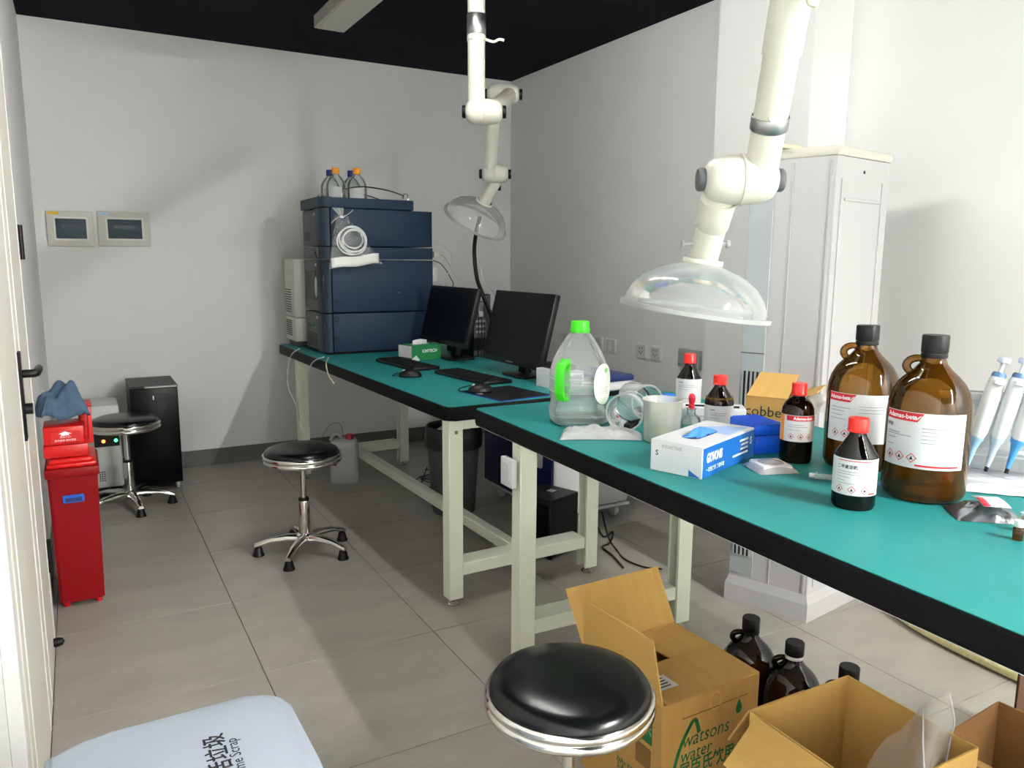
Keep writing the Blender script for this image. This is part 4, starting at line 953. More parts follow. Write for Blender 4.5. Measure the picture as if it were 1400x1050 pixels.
b = BM(); lathe(b, [(0, .287), (.031, .287), (.031, .300), (.0295, .302), (.0295, .32), (.028, .3225), (0, .3225)], 40, warp=lambda a, z: 1+.015*math.sin(40*a)); obj('cap', b, M_lime, t)
for z in (.03, .105, .125, .145):
    b = BM(); lathe(b, [(R0*.965, z-.002), (R0*.985, z), (R0*.965, z+.002)], 64, warp=sq); obj('moulded_rib', b, M_pet, t, smooth=60)
ha = -PI/2-.62; d = Vector((math.cos(ha), math.sin(ha), 0)); up = Vector((0, 0, 1)); tg = Vector((-d.y, d.x, 0))
b = BM()
hp = [d*.093+up*.085, d*.118+up*.090, d*.130+up*.11, d*.130+up*.165, d*.120+up*.195, d*.093+up*.205]
for s0, s1 in zip(hp, hp[1:]):
    mid = (s0+s1)/2; L0 = (s1-s0).length; ax = (s1-s0).normalized()
    Mx = Matrix((( *tg, 0), (*ax, 0), (*(tg.cross(ax)), 0), (0, 0, 0, 1))).transposed()
    box(b, (0, 0, 0), (.030, L0+.010, .012), .003, 2, M=Matrix.Translation(mid) @ Mx)
box(b, (0, 0, 0), (.032, .13, .008), .003, 2, M=Matrix.Translation(d*.092+up*.145) @ Matrix(((*tg, 0), (*up, 0), (*(tg.cross(up)), 0), (0, 0, 0, 1))).transposed())
obj('handle', b, M_lime, t)
b = BM(); pa = -PI/2+.62
for i in range(1): 
    pts = [(.036*math.cos(a), .064*abs(math.sin(a))**.8*(1 if math.sin(a) > 0 else -1)) for a in [2*PI*k/28 for k in range(28)]]
    wpoly(b, pts, R0*1.13, pa, .135)
lbl = obj('paper_label', b, mat('label_cream', '#eef0e6', .5), t, smooth=0)
b = BM(); wpoly(b, [(.010+.007*math.cos(a), .042+.008*math.sin(a)) for a in [2*PI*k/16 for k in range(16)]], R0*1.135, pa, .135); obj('green_dot', b, mat('label_green', '#7ccf62', .5), lbl, smooth=0)
bars(lbl, R0*1.134, pa, [(-.02, .02, .105+.0045*k, .001) for k in range(5)], mat('label_grey_green', '#b9c2ae', .5))

# clear wrapped syringe bag in front of the jug
g = onz(820, 597, Z2); t = thing('syringe_bag', 'flat clear bag of syringes lying before the water jug', 'plastic bag', (g.x, g.y, Z2), face_cam((g.x, g.y))+PI/2+.05)
b = BM()
def pbag(s_):
    def f(u, v):
        e = (math.sin(PI*u)**.35)*(math.sin(PI*v)**.5)
        z = .002+s_*(.030*e*(1-.35*u)+.011*e*mnoise.noise(Vector((u*11, v*6, 2)))+.006*e*math.sin(23*u+9*v))
        return ((u-.5)*.235+.01*v, (v-.5)*(.125-.03*u)+.010*math.sin(3*u), max(z, .001))
    return f
grid(b, pbag(0.02), 24, 12); grid(b, pbag(1), 40, 22); obj('bag_film', b, M_bag, t, smooth=80)
for k in range(3):
    b = BM(); y = -.018+k*.016; cyl(b, (-.07, y, .008), (.045, y+.004, .008), .006, seg=12); sy_ = obj('syringe', b, M_pet, t)
    b = BM(); cyl(b, (-.012, y+.002, .008), (-.002, y+.002, .008), .0068, seg=12); obj('blue_stopper', b, mat('stopper_blue', '#2447a8', .4), sy_)
# empty cups lying on their sides
def cup(px, py, r, ln, az, label):
    c = onz(px, py, Z2); d = Vector((math.cos(az), math.sin(az), 0)); t = thing('plastic_cup', label, 'cup', (c.x, c.y, Z2), az, 'clear plastic cups lying on their sides')
    b = BM(); lathe(b, [(r+.003, 0), (r+.004, .003), (r, .006), (r*.98, .02), (r*.90, ln), (r*.86, ln+.003), (0, ln+.003)], 40, M=Matrix.Translation((0, 0, r+.004)) @ Matrix.Rotation(PI/2, 4, 'Y')); obj('cup_wall', b, M_pet, t, smooth=50)
    b = BM(); lathe(b, [(r-.002, 0), (r+.003, -.001), (r+.0045, .002), (r+.003, .005)], 40, M=Matrix.Translation((0, 0, r+.004)) @ Matrix.Rotation(PI/2, 4, 'Y')); obj('cup_rim', b, clear('rim_clear', '#f2f2f2', .06, .3, '#f2f2f2', .4), t)
cup(853, 590, .054, .12, math.radians(42), 'clear plastic cup on its side, open end toward viewer')
cup(884, 573, .053, .13, math.radians(75), 'clear plastic cup on its side, behind the milky beaker')
g = onz(866, 590, Z2); t = thing('clamp', 'small black clamp lying under the clear cups', 'clamp', (g.x+.02, g.y+.045, Z2), .6)
b = BM(); prism(b, [(-.035, -.012), (.03, -.015), (.035, .015), (-.02, .012)], 0, .016, bev=.002); obj('jaw', b, M_blackpl, t)
b = BM(); prism(b, [(.0, -.006), (.05, -.02), (.052, -.01), (.004, .006)], .016, .022); obj('lever', b, M_blackpl, t)
# milky beaker
cK = (1.436, 1.678); t = thing('beaker', 'milky plastic beaker with yellowish stain at the bottom', 'beaker', (cK[0], cK[1], Z2))
b = BM(); lathe(b, [(0, .003), (.046, 0), (.051, .005), (.055, .115), (.059, .122), (.0575, .124), (.053, .116), (.049, .008), (0, .006)], 40, warp=lambda a, z: 1+(.06*math.exp(-((a-3.3)/.22)**2) if z > .11 else 0)); obj('beaker_wall', b, M_beaker, t, smooth=60)
b = BM(); lathe(b, [(0, .007), (.048, .008), (.049, .03), (0, .03)], 32); obj('residue', b, clear('yellow_residue', '#e8dfa0', .1, .5, '#e0d48a', .1), t)
# dropper bottle
cD = (1.577, 1.712); t = thing('dropper_bottle', 'small clear dropper bottle with red rubber bulb', 'bottle', (cD[0], cD[1], Z2))
b = BM(); lathe(b, [(0, .004), (.026, 0), (.030, .005), (.030, .035), (.026, .05), (.014, .06), (.0125, .064), (.0125, .074), (.015, .076), (.015, .079), (.011, .079)], 32); obj('glass', b, M_glass, t, smooth=50)
b = BM(); lathe(b, [(0, .076), (.009, .076), (.009, .088), (.007, .090), (.0095, .100), (.0105, .108), (.0095, .116), (.006, .121), (0, .123)], 20); obj('rubber_bulb', b, mat('red_rubber', '#c8152f', .45), t)
b = BM(); cyl(b, (0, 0, .012), (0, 0, .078), .003, seg=10); obj('pipette_tube', b, M_glass, t)
# white carton behind, black rod on it
t = thing('white_carton', 'plain white carton lying behind the dropper bottle', 'box', (1.745, 1.80, Z2), math.radians(-38))
b = BM(); box(b, (0, 0, .028), (.20, .09, .055), .002, 1); obj('carton', b, M_paper, t)
b = BM(); box(b, (0, -.0455, .03), (.15, .001, .002)); obj('print_line', b, M_greyink, t, smooth=0)
b = BM(); cyl(b, (-.085, -.02, .0595), (.08, -.03, .0595), .003, seg=8); o = obj('stirring_rod', b, M_blackpl, None, (1.745, 1.80, Z2), (0, 0, math.radians(-38))); tag(o, 'thin black rod resting on the white carton', 'rod')
# small blue packet
b = BM(); g = onz(914, 549, Z2)
def pk(u, v): return ((u-.5)*.10, (v-.5)*.06, .03*math.sin(PI*u)**.6*math.sin(PI*v)**.6+.006*mnoise.noise(Vector((u*6, v*6, 4)))*math.sin(PI*u)*math.sin(PI*v)+.001)
grid(b, pk, 16, 12); grid(b, lambda u, v: ((u-.5)*.10, (v-.5)*.06, 0), 16, 12); o = obj('blue_packet', b, mat('packet_blue', '#2f74d8', .45), None, g, (0, 0, -.5), 80); tag(o, 'crumpled bright blue packet behind the beaker', 'packet')

# glove box
g0 = onz(959, 656, Z2); ge = onz(1034, 622, Z2); gx = math.atan2(ge.y-g0.y, ge.x-g0.x); GL, GW, GH = .295, .139, .079
t = thing('glove_box', 'white and blue glove dispenser box with gloves poking out', 'glove box', (g0.x, g0.y, Z2), gx)
b = BM(); box(b, (GL/2, GW/2, GH/2), (GL, GW, GH), .0015, 1); obj('carton', b, M_paper, t)
b = BM(); box(b, (GL/2+.001, -.0004, GH/2-.002), (GL-.004, .0012, GH-.006)); bs = obj('blue_side', b, M_blueink, t, smooth=0)
text('GIOVONIS', .032, bs, Matrix.Translation((.062, -.0014, .046)) @ FACE_NY, M_whiteink, bold=.0012, sx=.56, shear=.12)
text('一次性使用 丁腈手套', .0125, bs, Matrix.Translation((.068, -.0014, .018)) @ FACE_NY, M_whiteink, sx=.85, bold=.0002)
text('S', .026, bs, Matrix.Translation((GL-.022, -.0014, .048)) @ FACE_NY, M_whiteink, bold=.001)
for k, (w, z) in enumerate(((.05, .058), (.04, .047), (.045, .036), (.09, .024))):
    b = BM(); box(b, (GL-.04-w/2, -.0013, z), (w, .0006, .005)); obj('print_line', b, M_whiteink, bs, smooth=0)
# end face (looks to -x in the box frame)
text('INDASTREE', .012, t, Matrix.Translation((-.0008, GW*.58, .064)) @ FACE_NX, M_greyink, sx=.9)
text('S', .018, t, Matrix.Translation((-.0008, GW-.018, .046)) @ FACE_NX, M_ink, bold=.0004)
for k in range(5):
    b = BM(); box(b, (-.0005, GW*.5, .048-.007*k), (.0006, GW*(.5 if k % 2 else .62), .0018)); obj('print_line', b, mat('pale_ink', '#c9ccd0', .6), t, smooth=0)
b = BM(); prism(b, [(0, 0), (.03, 0), (0, .016)], 0, .0006, M=Matrix.Translation((-.0006, .034, .002)) @ FACE_NX); obj('blue_corner', b, M_blueink, t, smooth=0)
b = BM(); prism(b, [(.0, 0), (.12, 0), (.09, .05), (.04, .10), (.0, .07)], 0, .0006, M=Matrix.Translation((GL-.13, .012, GH))); obj('top_print', b, mat('pale_blue_print', '#9db8e6', .5), t, smooth=0)
b = BM(); prism(b, rrect(.13, .045, .02), 0, .0008, M=Matrix.Translation((GL*.42, GW*.5, GH))); op = obj('opening', b, mat('opening_navy', '#1b2a66', .6), t, smooth=0)
b = BM(); grid(b, lambda u, v: (GL*.42+(u-.5)*.11+.01*math.sin(6*v), GW*.5+(v-.5)*.04, GH+.001+.016*math.sin(PI*u)*math.sin(PI*v)+.006*mnoise.noise(Vector((u*5, v*4, 7)))), 16, 10); obj('glove', b, mat('nitrile_blue', '#3f86e0', .5), t, smooth=80, sol=.001)
# blue tip box
r0 = onz(1068, 631, Z2); re_ = onz(1000, 603, Z2); ra = math.atan2(re_.y-r0.y, re_.x-r0.x)
t = thing('tip_box', 'blue pipette tip box with ribbed lid behind the glove box', 'tip box', (1.605, 1.485, Z2), ra-PI/2)
b = BM(); box(b, (0, 0, .026), (.082, .122, .052), .004, 2); obj('box_base', b, M_blue, t)
b = BM(); box(b, (0, 0, .068), (.088, .128, .030), .005, 2); ld = obj('lid', b, M_blue, t)
for i in range(8):
    for k in range(12):
        l = (-.035+i*.010, -.055+k*.010, .0838)
        if i == 0 and k == 0: b = BM(); box(b, (0, 0, 0), (.006, .006, .002), .001, 1); kb_ = obj('lid_stud', b, M_blue, ld, l, smooth=0)
        else: share(kb_, 'lid_stud', ld, l)
# plastic packet in front of the tip box
g = onz(1053, 641, Z2); t = thing('wipe_packet', 'small clear packet with white pads before the tip box', 'packet', (g.x, g.y, Z2), math.radians(-20))
b = BM(); pf = lambda s: (lambda u, v: ((u-.5)*.105, (v-.5)*.105, .001+s*.022*(math.sin(PI*u)*math.sin(PI*v))**.5))
grid(b, pf(0), 14, 14); grid(b, pf(1), 18, 18); obj('film', b, M_bag, t, smooth=80)
b = BM(); box(b, (0, 0, .010), (.08, .08, .016), .006, 2); obj('white_pad', b, M_paper, t)

# carton with printed name, lid flap open
k0 = onz(1018, 579, Z2); k1 = onz(1064, 584, Z2); ka = math.atan2(k1.y-k0.y, k1.x-k0.x)
t = thing('open_carton', 'small kraft carton with open lid flap behind the bottles', 'carton', (k0.x, k0.y, Z2), ka)
kw, kd, kh = .125, .235, .088
for c, s in (((kw/2, .0015, kh/2), (kw, .003, kh)), ((kw/2, kd, kh/2), (kw, .003, kh)), ((.0015, kd/2, kh/2), (.003, kd, kh)), ((kw, kd/2, kh/2), (.003, kd, kh)), ((kw/2, kd/2, .002), (kw, kd, .003))):
    b = BM(); box(b, c, s); obj('carton_wall', b, M_card, t, smooth=0)
b = BM(); box(b, (kw/2, 0, 0), (kw, .20, .003)); obj('lid_flap', b, M_cardin, t, (0, .10, kh+.028), (math.radians(15), 0, 0), smooth=0)
b = BM(); box(b, (0, 0, 0), (.09, kd*.8, .003)); obj('side_flap', b, M_cardin, t, (kw+.04, kd*.5, kh+.012), (0, math.radians(-18), 0), smooth=0)
text('cobbe', .046, t, Matrix.Translation((kw*.44, -.0008, kh*.5)) @ FACE_NY, M_ink, sx=1.0)
b = BM(); grid(b, lambda u, v: (kw+.03+.16*u, .03+.15*v, kh*.4+.05*math.sin(3*u+1)*math.sin(PI*v)+.05*u+.012*mnoise.noise(Vector((u*5, v*5, 0)))), 16, 14)
o = obj('film_wrap', b, M_bag, t, smooth=80)

# pipettes on a stand
S0 = onz(1365, 668, Z2); az_ = math.atan2(S0.y, S0.x)
t = thing('pipette_stand', 'white linear pipette stand at the right end of bench', 'pipette stand', (1.935, .935, Z2), math.radians(-53))
b = BM(); prism(b, rrect(.44, .14, .02), 0, .012, bev=.003); obj('base', b, mat('stand_grey', '#c9ccd0', .4), t)
b = BM(); box(b, (0, .045, .105), (.40, .012, .20), .003, 1); obj('back_plate', b, clear('stand_clear', '#e8ecef', .1, .35, '#dfe3e6', .3), t)
b = BM(); box(b, (0, -.005, .065), (.42, .06, .008), .003, 1); obj('lower_shelf', b, M_white, t)
b = BM(); box(b, (0, .022, .195), (.42, .03, .016), .004, 2); obj('upper_rail', b, M_white, t)
def pipette(i, shaft):
    o_ = ['pipette with grey tip cone, half hidden behind the amber jug', 'pipette with slim pale shaft, second along the stand', 'pipette with thick blue shaft, third along the stand', 'pipette at the far right end of the stand'][i]
    x = -.030+(i-1)*.041; base = Vector((1.845, .962, Z2+.030)) + Vector((math.cos(math.radians(-53)), math.sin(math.radians(-53)), 0))*x
    p = thing('pipette', o_, 'pipette', base, math.radians(-53), 'adjustable pipettes on the stand')
    T = Matrix.Scale(1.08, 4) @ Matrix.Rotation(math.radians(-8), 4, 'X') @ Matrix.Rotation(math.radians(13), 4, 'Y')
    b = BM(); lathe(b, [(0, 0), (.004, 0), (.004, .012), (0, .012)], 12, M=T); obj('tip_cone', b, M_blackpl, p)
    b = BM(); lathe(b, [(0, .011), (.0045, .011), (.0075, .05), (.011, .066), (.014, .07), (.014, .08), (0, .08)], 16, M=T); obj('shaft', b, shaft, p)
    b = BM(); lathe(b, [(0, .075), (.013, .075), (.0165, .09), (.0175, .16), (.0165, .205), (.014, .21), (0, .21)], 20, M=T @ Matrix.Diagonal((1, 1.15, 1, 1))); obj('body', b, M_white, p)
    b = BM(); box(b, (0, -.026, .198), (.020, .036, .010), .003, 2, M=T); obj('finger_rest', b, M_white, p)
    b = BM(); lathe(b, [(0, .205), (.014, .205), (.0145, .216), (.012, .221), (0, .221)], 16, M=T); obj('collar', b, mat('slate_blue', '#51719c', .4), p)
    b = BM(); cyl(b, T @ Vector((0, 0, .218)), T @ Vector((0, 0, .245)), .005, seg=10); obj('plunger_rod', b, M_white, p)
    b = BM(); lathe(b, [(0, .243), (.012, .243), (.0135, .248), (.012, .254), (0, .255)], 18, M=T); obj('plunger_button', b, mat('pale_blue_grey', '#b9c3dc', .4), p)
for i, m in enumerate((mat('steel_blue', '#8fb2cf', .4), mat('pale_steel', '#aebccb', .4), mat('bright_blue_shaft', '#4a90d2', .4), mat('bright_blue_shaft', '#4a90d2', .4))): pipette(i, m)

# foil pouch, paper, vials, syringe pieces
g = onz(1344, 705, Z2); t = thing('foil_pouch', 'silver foil pouch with white and red label', 'pouch', (g.x, g.y, Z2), math.radians(-42))
b = BM()
ff = lambda s: (lambda u, v: ((u-.5)*.125, (v-.5)*.10, .001+s*.028*(math.sin(PI*u)*math.sin(PI*v))**.6+s*.010*mnoise.noise(Vector((u*8, v*7, 2)))*math.sin(PI*u)*math.sin(PI*v)))
grid(b, ff(0), 12, 12); grid(b, ff(1), 24, 20); obj('foil', b, mat('foil', '#8f9296', .25, .9, bump=.6, bscale=35), t, smooth=80)
b = BM(); grid(b, lambda u, v: (-.015+.05*u, -.04+.075*v, .0315+.003*math.sin(3*v)), 4, 4); lb = obj('paper_label', b, M_paper, t, sol=.0006)
b = BM(); grid(b, lambda u, v: (-.015+.014*u, -.04+.05*v, .0323+.003*math.sin(3*v*.66)), 2, 3); obj('red_mark', b, M_redink, lb, sol=.0004)
b = BM(); g = onz(1362, 676, Z2); grid(b, lambda u, v: ((u-.5)*.15, (v-.5)*.07, .003+.012*math.sin(PI*u)*math.sin(PI*v)+.004*mnoise.noise(Vector((u*4, v*4, 1)))), 14, 10)
o = obj('paper_sleeve', b, M_paper, None, g+Vector((.02, .02, 0)), (0, 0, math.radians(-50)), 80, .002); tag(o, 'white paper sleeve lying behind the foil pouch', 'paper')
def vial(px, py, label, rz):
    g = onz(px, py, Z2); t = thing('sample_vial', label, 'vial', (g.x, g.y, Z2), rz, 'small amber vials')
    b = BM(); lathe(b, [(0, .001), (.008, 0), (.009, .002), (.009, .022), (.006, .026), (.006, .03)], 20); obj('glass', b, M_amber, t)
    b = BM(); lathe(b, [(0, .026), (.0085, .026), (.009, .028), (.009, .037), (.0085, .038), (0, .038)], 20); obj('cap', b, M_pet if rz else M_white, t)
    b = BM(); lathe(b, [(0, .002), (.008, .002), (.008, .013), (0, .013)], 16); obj('liquid', b, M_liquid, t)
vial(1391, 738, 'small amber vial with white cap at the right edge', 0)
vial(1399, 727, 'small amber vial with clear cap, behind the white-capped vial', 1)
g = onz(1127, 657, Z2); t = thing('syringe_barrel', 'clear syringe barrel lying behind the small front bottle', 'syringe', (g.x, g.y, Z2), face_cam((g.x, g.y))+PI/2-.1)
b = BM(); cyl(b, (-.02, 0, .009), (.09, 0, .009), .0075, seg=16); obj('barrel', b, M_pet, t)
b = BM(); box(b, (-.02, 0, .009), (.003, .03, .014), .001, 1); obj('flange', b, M_pet, t)
b = BM(); cyl(b, (-.034, 0, .009), (-.018, 0, .009), .006, seg=12); obj('plunger', b, M_white, t)
b = BM(); lathe(b, [(0, 0), (.006, 0), (.0055, .02), (.003, .05), (0, .05)], 14, M=Matrix.Translation((.09, 0, .009)) @ Matrix.Rotation(PI/2, 4, 'Y')); obj('blue_hub', b, mat('hub_blue', '#6d9bd6', .4), t)

# ================================================================== FLOOR AT THE FRONT: cartons, jugs, bin
TH = .004
def wallq(t, name, pts, m, th=TH):
    """a cardboard sheet: quad given by corner points, with thickness"""
    b = BM(); P = [Vector(p) for p in pts]; n = (P[1]-P[0]).cross(P[-1]-P[0]).normalized()*th/2
    A = [b.verts.new(p+n) for p in P]; Bq = [b.verts.new(p-n) for p in P]; k = len(P)
    b.faces.new(A); b.faces.new(Bq[::-1])
    for i in range(k): b.faces.new((A[i], Bq[i], Bq[(i+1) % k], A[(i+1) % k]))
    return obj(name, b, m, t, smooth=0)
x0, x1, y0, y1, h = 0, .312, 0, .31, .33
t = thing('water_carton', 'kraft water carton with green lettering and open flaps, beside stool', 'carton', (1.106, 1.25, 0), math.radians(1))
fw_ = wallq(t, 'front_wall', [(x0, y0, 0), (x1, y0, 0), (x1, y0, h), (x0, y0, h)], M_card)
wallq(t, 'back_wall', [(x1, y1, 0), (x0, y1, 0), (x0, y1, h), (x1, y1, h)], M_card)
lw_ = wallq(t, 'left_wall', [(x0, y1, 0), (x0, y0, 0), (x0, y0, h), (x0, y1, h)], M_card)
wallq(t, 'right_wall', [(x1, y0, 0), (x1, y1, 0), (x1, y1, h), (x1, y0, h)], M_card)
wallq(t, 'bottom', [(x0, y0, .003), (x1, y0, .003), (x1, y1, .003), (x0, y1, .003)], M_card)
ff_ = wallq(t, 'front_flap', [(x0+.012, y0, h), (x1, y0, h), (x1-.003, .155, h+.004), (x0+.016, .155, h+.004)], M_card)
wallq(t, 'right_flap', [(x1, y0+.16, h-.004), (x1, y1, h-.004), (x1-.14, y1-.005, h-.012), (x1-.14, y0+.165, h-.006)], M_cardin)
wallq(t, 'back_flap', [(x0, y1, h), (x1, y1, h), (x1+.005, y1+.085, h+.135), (x0-.005, y1+.085, h+.135)], M_cardin)
wallq(t, 'left_flap', [(x0, y0, h), (x0, y1, h), (x0-.012, y1-.015, h+.145), (x0-.006, y0+.035, h+.15)], M_cardin)
b = BM(); box(b, (.055, .075, h+.0055), (.07, .055, .0008), M=Matrix.Translation((0, 0, 0))); ls = obj('shipping_label', b, M_paper, t, smooth=0)
for k in range(4):
    b = BM(); box(b, (.05+.004*k, .058+.011*k, h+.0062), (.05-.008*k, .004, .0003)); obj('print_line', b, M_ink, ls, smooth=0)
fy = -TH/2-.0006
text('watsons', .054, fw_, Matrix.Translation((.138, fy, .222)) @ FACE_NY, M_greenink, sx=.86, shear=.15)
text('water', .05, fw_, Matrix.Translation((.108, fy, .183)) @ FACE_NY, M_greenink, sx=.86, shear=.15)
text('屈臣氏饮用水', .046, fw_, Matrix.Translation((.165, fy, .143)) @ FACE_NY, M_greenink, sx=.80, bold=.001)
b = BM(); arc = spline([(.03, 0, .05), (.032, 0, .12), (.052, 0, .20), (.085, 0, .258), (.10, 0, .27), (.108, 0, .255), (.115, 0, .232)], 6)
for p0, p1 in zip(arc, arc[1:]):
    n = Vector((-(p1-p0).z, 0, (p1-p0).x)).normalized()*.0055
    b.faces.new([b.verts.new((q.x, fy, q.z)) for q in (p0-n, p1-n, p1+n, p0+n)])
obj('green_swoosh', b, M_greenink, fw_, smooth=0)
b = BM(); b.faces.new([b.verts.new((.245+.014*math.sin(a)*(math.sin(a/2)**1.3), fy, .262+.02*math.cos(a))) for a in [2*PI*k/24 for k in range(24)]]); obj('drop_print', b, M_greenink, fw_, smooth=0)
b = BM()
for k in range(24):
    a, c = 2*PI*k/24, 2*PI*(k+1)/24
    b.faces.new([b.verts.new((.165+r_*math.cos(q)*.9, fy, .300+r_*math.sin(q)*1.15)) for r_, q in ((.021, a), (.021, c), (.0175, c), (.0175, a))])
obj('ring_mark', b, mat('tan_ring', '#c79a4f', .7), fw_, smooth=0)
b = BM(); box(b, (.12, fy, .283), (.12, .0005, .0022)); box(b, (.23, fy, .285), (.09, .0005, .0022)); obj('tear_line', b, mat('brown_ink', '#7b5a2a', .7), fw_, smooth=0)
fx = -TH/2-.0006
b = BM(); prism(b, [(-.05, 0), (.05, 0), (.05, .08), (-.03, .08), (-.05, .06)], 0, .0004, M=Matrix.Translation((fx, .08, .215)) @ FACE_NX); obj('green_panel', b, M_greenink, lw_, smooth=0)
text('环保', .05, lw_, Matrix.Translation((fx-.0006, .08, .255)) @ FACE_NX, mat('pale_green_ink', '#7fb08a', .6))
b = BM(); prism(b, rrect(.055, .055, .002), 0, .0004, M=Matrix.Translation((fx, .06, .175)) @ FACE_NX); obj('brown_panel', b, mat('brown_ink', '#7b5a2a', .7), lw_, smooth=0)
text('饮用水', .04, lw_, Matrix.Translation((fx-.0006, .10, .10)) @ FACE_NX, M_greenink)

# open carton in the foreground
x0, x1, y0, y1, h = 0, .305, 0, .30, .40
t = thing('open_box', 'empty kraft carton standing open in the foreground', 'carton', (1.180, .765, 0), math.radians(-1))
wallq(t, 'back_wall', [(x1, y1, 0), (x0, y1, 0), (x0, y1, h), (x1, y1, h)], M_cardin)
wallq(t, 'front_wall', [(x0, y0, 0), (x1, y0, 0), (x1, y0, h), (x0, y0, h)], M_cardin)
wallq(t, 'left_wall', [(x0, y1, 0), (x0, y0, 0), (x0, y0, h), (x0, y1, h)], M_cardin)
wallq(t, 'right_wall', [(x1, y0, 0), (x1, y1, 0), (x1, y1, h), (x1, y0, h)], M_cardin)
wallq(t, 'bottom', [(x0, y0, .003), (x1, y0, .003), (x1, y1, .003), (x0, y1, .003)], M_cardin)
wallq(t, 'left_flap', [(x0-.004, y1-.02, h-.002), (x0-.004, y0, h-.002), (x0-.10, y0-.005, h-.075), (x0-.10, y1-.03, h-.075)], M_cardin)
wallq(t, 'back_flap', [(x0, y1+.004, h-.002), (x1*.55, y1+.004, h-.002), (x1*.5, y1+.03, h-.06), (x0-.02, y1+.04, h-.085)], M_card)
b = BM()
def film(u, v):
    x = x1-.03+.10*u+.02*math.sin(4*v); y = .02+.26*v*(1-.2*u)
    z = h-.16+.20*u+.06*math.sin(PI*v)*(.5+u)+.015*mnoise.noise(Vector((u*4, v*4, 0)))
    return (x-.06*(1-u), y-.05*u, z)
# plastic bag spilling from the carton
t2 = thing('liner_bag', 'translucent plastic bag sticking up from the open carton', 'plastic bag', (1.180, .765, 0), 0)
c1 = [dep(1298, 946, 1.62), dep(1305, 985, 1.60), dep(1300, 1010, 1.56), dep(1290, 1060, 1.5)]
c2 = [dep(1235, 992, 1.58), dep(1235, 1010, 1.55), dep(1228, 1040, 1.5), dep(1215, 1080, 1.46)]
c0_ = [dep(1262, 968, 1.58), dep(1262, 995, 1.50), dep(1262, 1020, 1.46), dep(1265, 1075, 1.42)]
c3 = [dep(1212, 1008, 1.56), dep(1195, 1030, 1.53), dep(1185, 1050, 1.5), dep(1170, 1090, 1.46)]
cols = [spline(c, 5) for c in (c1, c0_, c2, c3)]
b = BM(); G = [spline([c[i] for c in cols], 6) for i in range(len(cols[0]))]
V = [[b.verts.new(p-Vector((1.180, .765, 0))+Vector((.01, .01, 0))*mnoise.noise(p*14)) for p in row] for row in G]
for i in range(len(V)-1):
    for k in range(len(V[0])-1): b.faces.new((V[i][k], V[i][k+1], V[i+1][k+1], V[i+1][k]))
obj('bag_film', b, M_bagmilk, t2, smooth=80)
b = BM(); tube(b, [p-Vector((1.180, .765, 0)) for p in cols[0]], .0016, 6, 2, smooth=False); obj('bag_edge', b, clear('bag_edge', '#f0ecec', .2, .6, '#f2eef0', .2), t2)
b = BM(); tube(b, [p-Vector((1.180, .765, 0)) for p in cols[1]], .0016, 6, 2, smooth=False); obj('bag_crease', b, clear('bag_edge', '#f0ecec', .2, .6, '#f2eef0', .2), t2)

# brown carton behind at the right
q0, q1 = onz(1300, 977, .30), onz(1400, 1025, .30)
t = thing('brown_carton', 'brown carton with open flaps at the right edge', 'carton', (1.60, .46, 0), math.radians(4))
x0, x1, y0, y1, h = 0, .30, 0, .44, .30
for nm, P in (('back_wall', [(x1, y1, 0), (x0, y1, 0), (x0, y1, h), (x1, y1, h)]), ('front_wall', [(x0, y0, 0), (x1, y0, 0), (x1, y0, h), (x0, y0, h)]), ('left_wall', [(x0, y1, 0), (x0, y0, 0), (x0, y0, h), (x0, y1, h)]), ('right_wall', [(x1, y0, 0), (x1, y1, 0), (x1, y1, h), (x1, y0, h)]), ('bottom', [(x0, y0, .003), (x1, y0, .003), (x1, y1, .003), (x0, y1, .003)])):
    wallq(t, nm, P, M_cardbr)
wallq(t, 'left_flap', [(x0, y1, h), (x0, y0, h), (x0+.10, y0+.005, h-.05), (x0+.10, y1-.005, h-.05)], M_card)
t = thing('cardboard_slab', 'dark brown cardboard sheet standing at the right edge', 'cardboard', (2.05, .955, 0), math.radians(-14))
b = BM(); box(b, (.10, 0, .16), (.24, .008, .32), .001, 1); obj('sheet', b, mat('dark_brown_card', '#4a3020', .8), t)
# three amber jugs on the floor; under-bench shade is put into their darker glass
for px, py, lb, col in ((1027, 846, 'shade-tinted amber jug on the floor, first behind the water carton', False), (1087, 880, 'shade-tinted amber jug on the floor with white neck ring', True), (1162, 914, 'shade-tinted amber jug on the floor, mostly hidden by open carton', False)):
    g = onz(px, py, .33); jf, _ = jug4((g.x+.01, g.y+.008), 0, lb, math.atan2(.62, -.8), group='amber jugs on the floor', glass=M_amberd, collar=col); jf.scale = (.92, .92, .92)

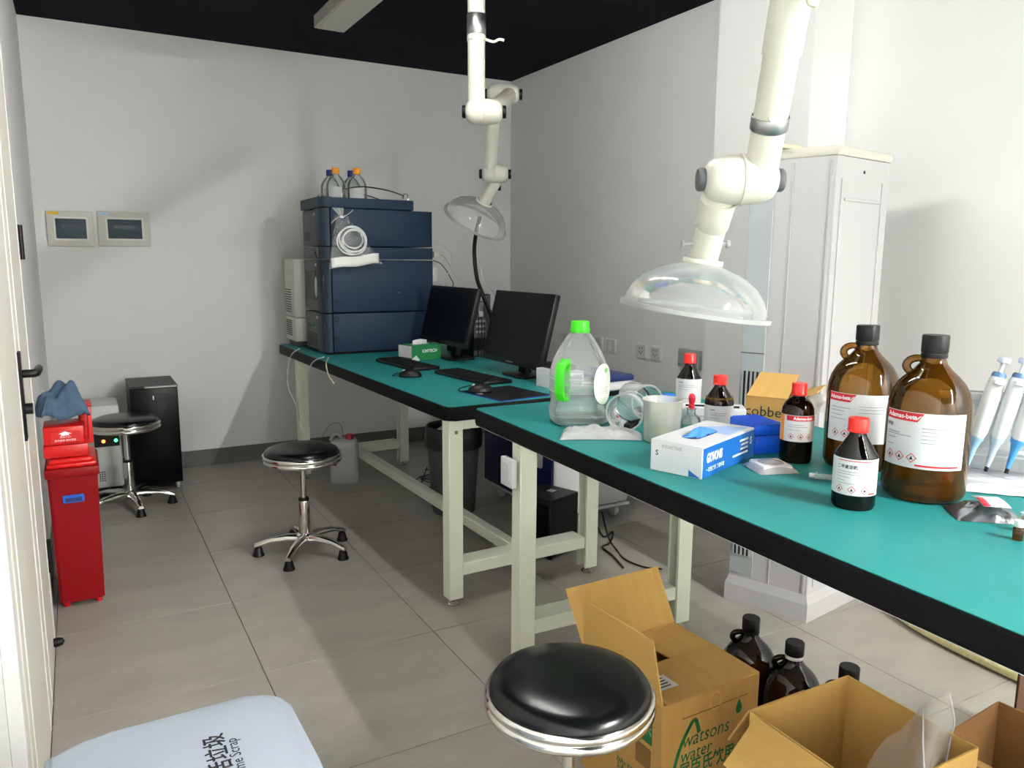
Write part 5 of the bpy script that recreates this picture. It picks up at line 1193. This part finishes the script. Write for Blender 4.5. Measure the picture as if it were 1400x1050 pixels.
# grey waste bin with printed lid at the viewer's feet
t = thing('lidded_bin', 'pale grey waste bin with printed lid in front corner', 'waste bin', (.085, 1.04, 0))
zt = .62
b = BM(); V = []
for k, z in ((.80, 0), (.82, .01), (.95, zt-.06), (.95, zt-.035)): V.append([b.verts.new((x*k, y*k, z)) for x, y in rrect(.32, .42, .05, 6)])
n = len(V[0])
for P_, Q_ in zip(V, V[1:]):
    for i in range(n): b.faces.new((P_[i], P_[(i+1) % n], Q_[(i+1) % n], Q_[i]))
b.faces.new(V[0][::-1]); b.faces.new(V[-1]); M_bin = mat('pale_grey_bin', '#969faa', .5, var=.02)
obj('bin_body', b, M_bin, t, smooth=50)
out = [(-.175, -.20), (-.175, .185), (-.165, .193), (-.135, .197), (-.118, .205), (-.105, .216), (-.09, .221)]
cx_, cy_, rr_ = .115, .161, .06
out += [(cx_+rr_*math.cos(a), cy_+rr_*math.sin(a)) for a in [PI/2-PI/2*k/7 for k in range(8)]]
out += [(.178, 0), (.175, -.16), (.16, -.2)]
b = BM(); prism(b, out[::-1], zt-.034, zt-.006, bev=.006); obj('lid', b, M_bin, t, smooth=50)
inn = [(x*.93-.003, y*.95) for x, y in out]
b = BM(); prism(b, inn[::-1], zt-.007, zt, bev=.004); lt = obj('lid_panel', b, M_bin, t, smooth=50)
TM = Matrix.Translation((.079, .0, zt+.0006)) @ Matrix.Rotation(PI/2, 4, 'Z')
text('生活垃圾', .0345, lt, Matrix.Translation((.050, .054, zt+.0006)) @ Matrix.Rotation(PI/2, 4, 'Z'), M_ink, bold=.0006)
text('Home Scrap', .0235, lt, Matrix.Translation((.0715, .046, zt+.0006)) @ Matrix.Rotation(PI/2, 4, 'Z'), M_ink, sx=.92)

finish_texts()
# put the anchors of the things built in room coordinates at their own base
def rebase(o, L):
    L = Vector(L); o.location = o.location+L
    for c in o.children: c.location = c.location-L
for o in list(COL.objects):
    if o.parent is None and o.type == 'EMPTY' and o.location.length < 1e-6:
        if o.name.startswith('air_conditioner'): rebase(o, (2.43, 2.0, 0))
        elif o.name.startswith('door_1'): rebase(o, (XL, 2.39, 0))
        elif o.name == 'fume_extraction_arm': rebase(o, (E2.x, E2.y, ZC))
        elif o.name.startswith('fume_extraction_arm'): rebase(o, (kAl.x, kAl.y, ZC))
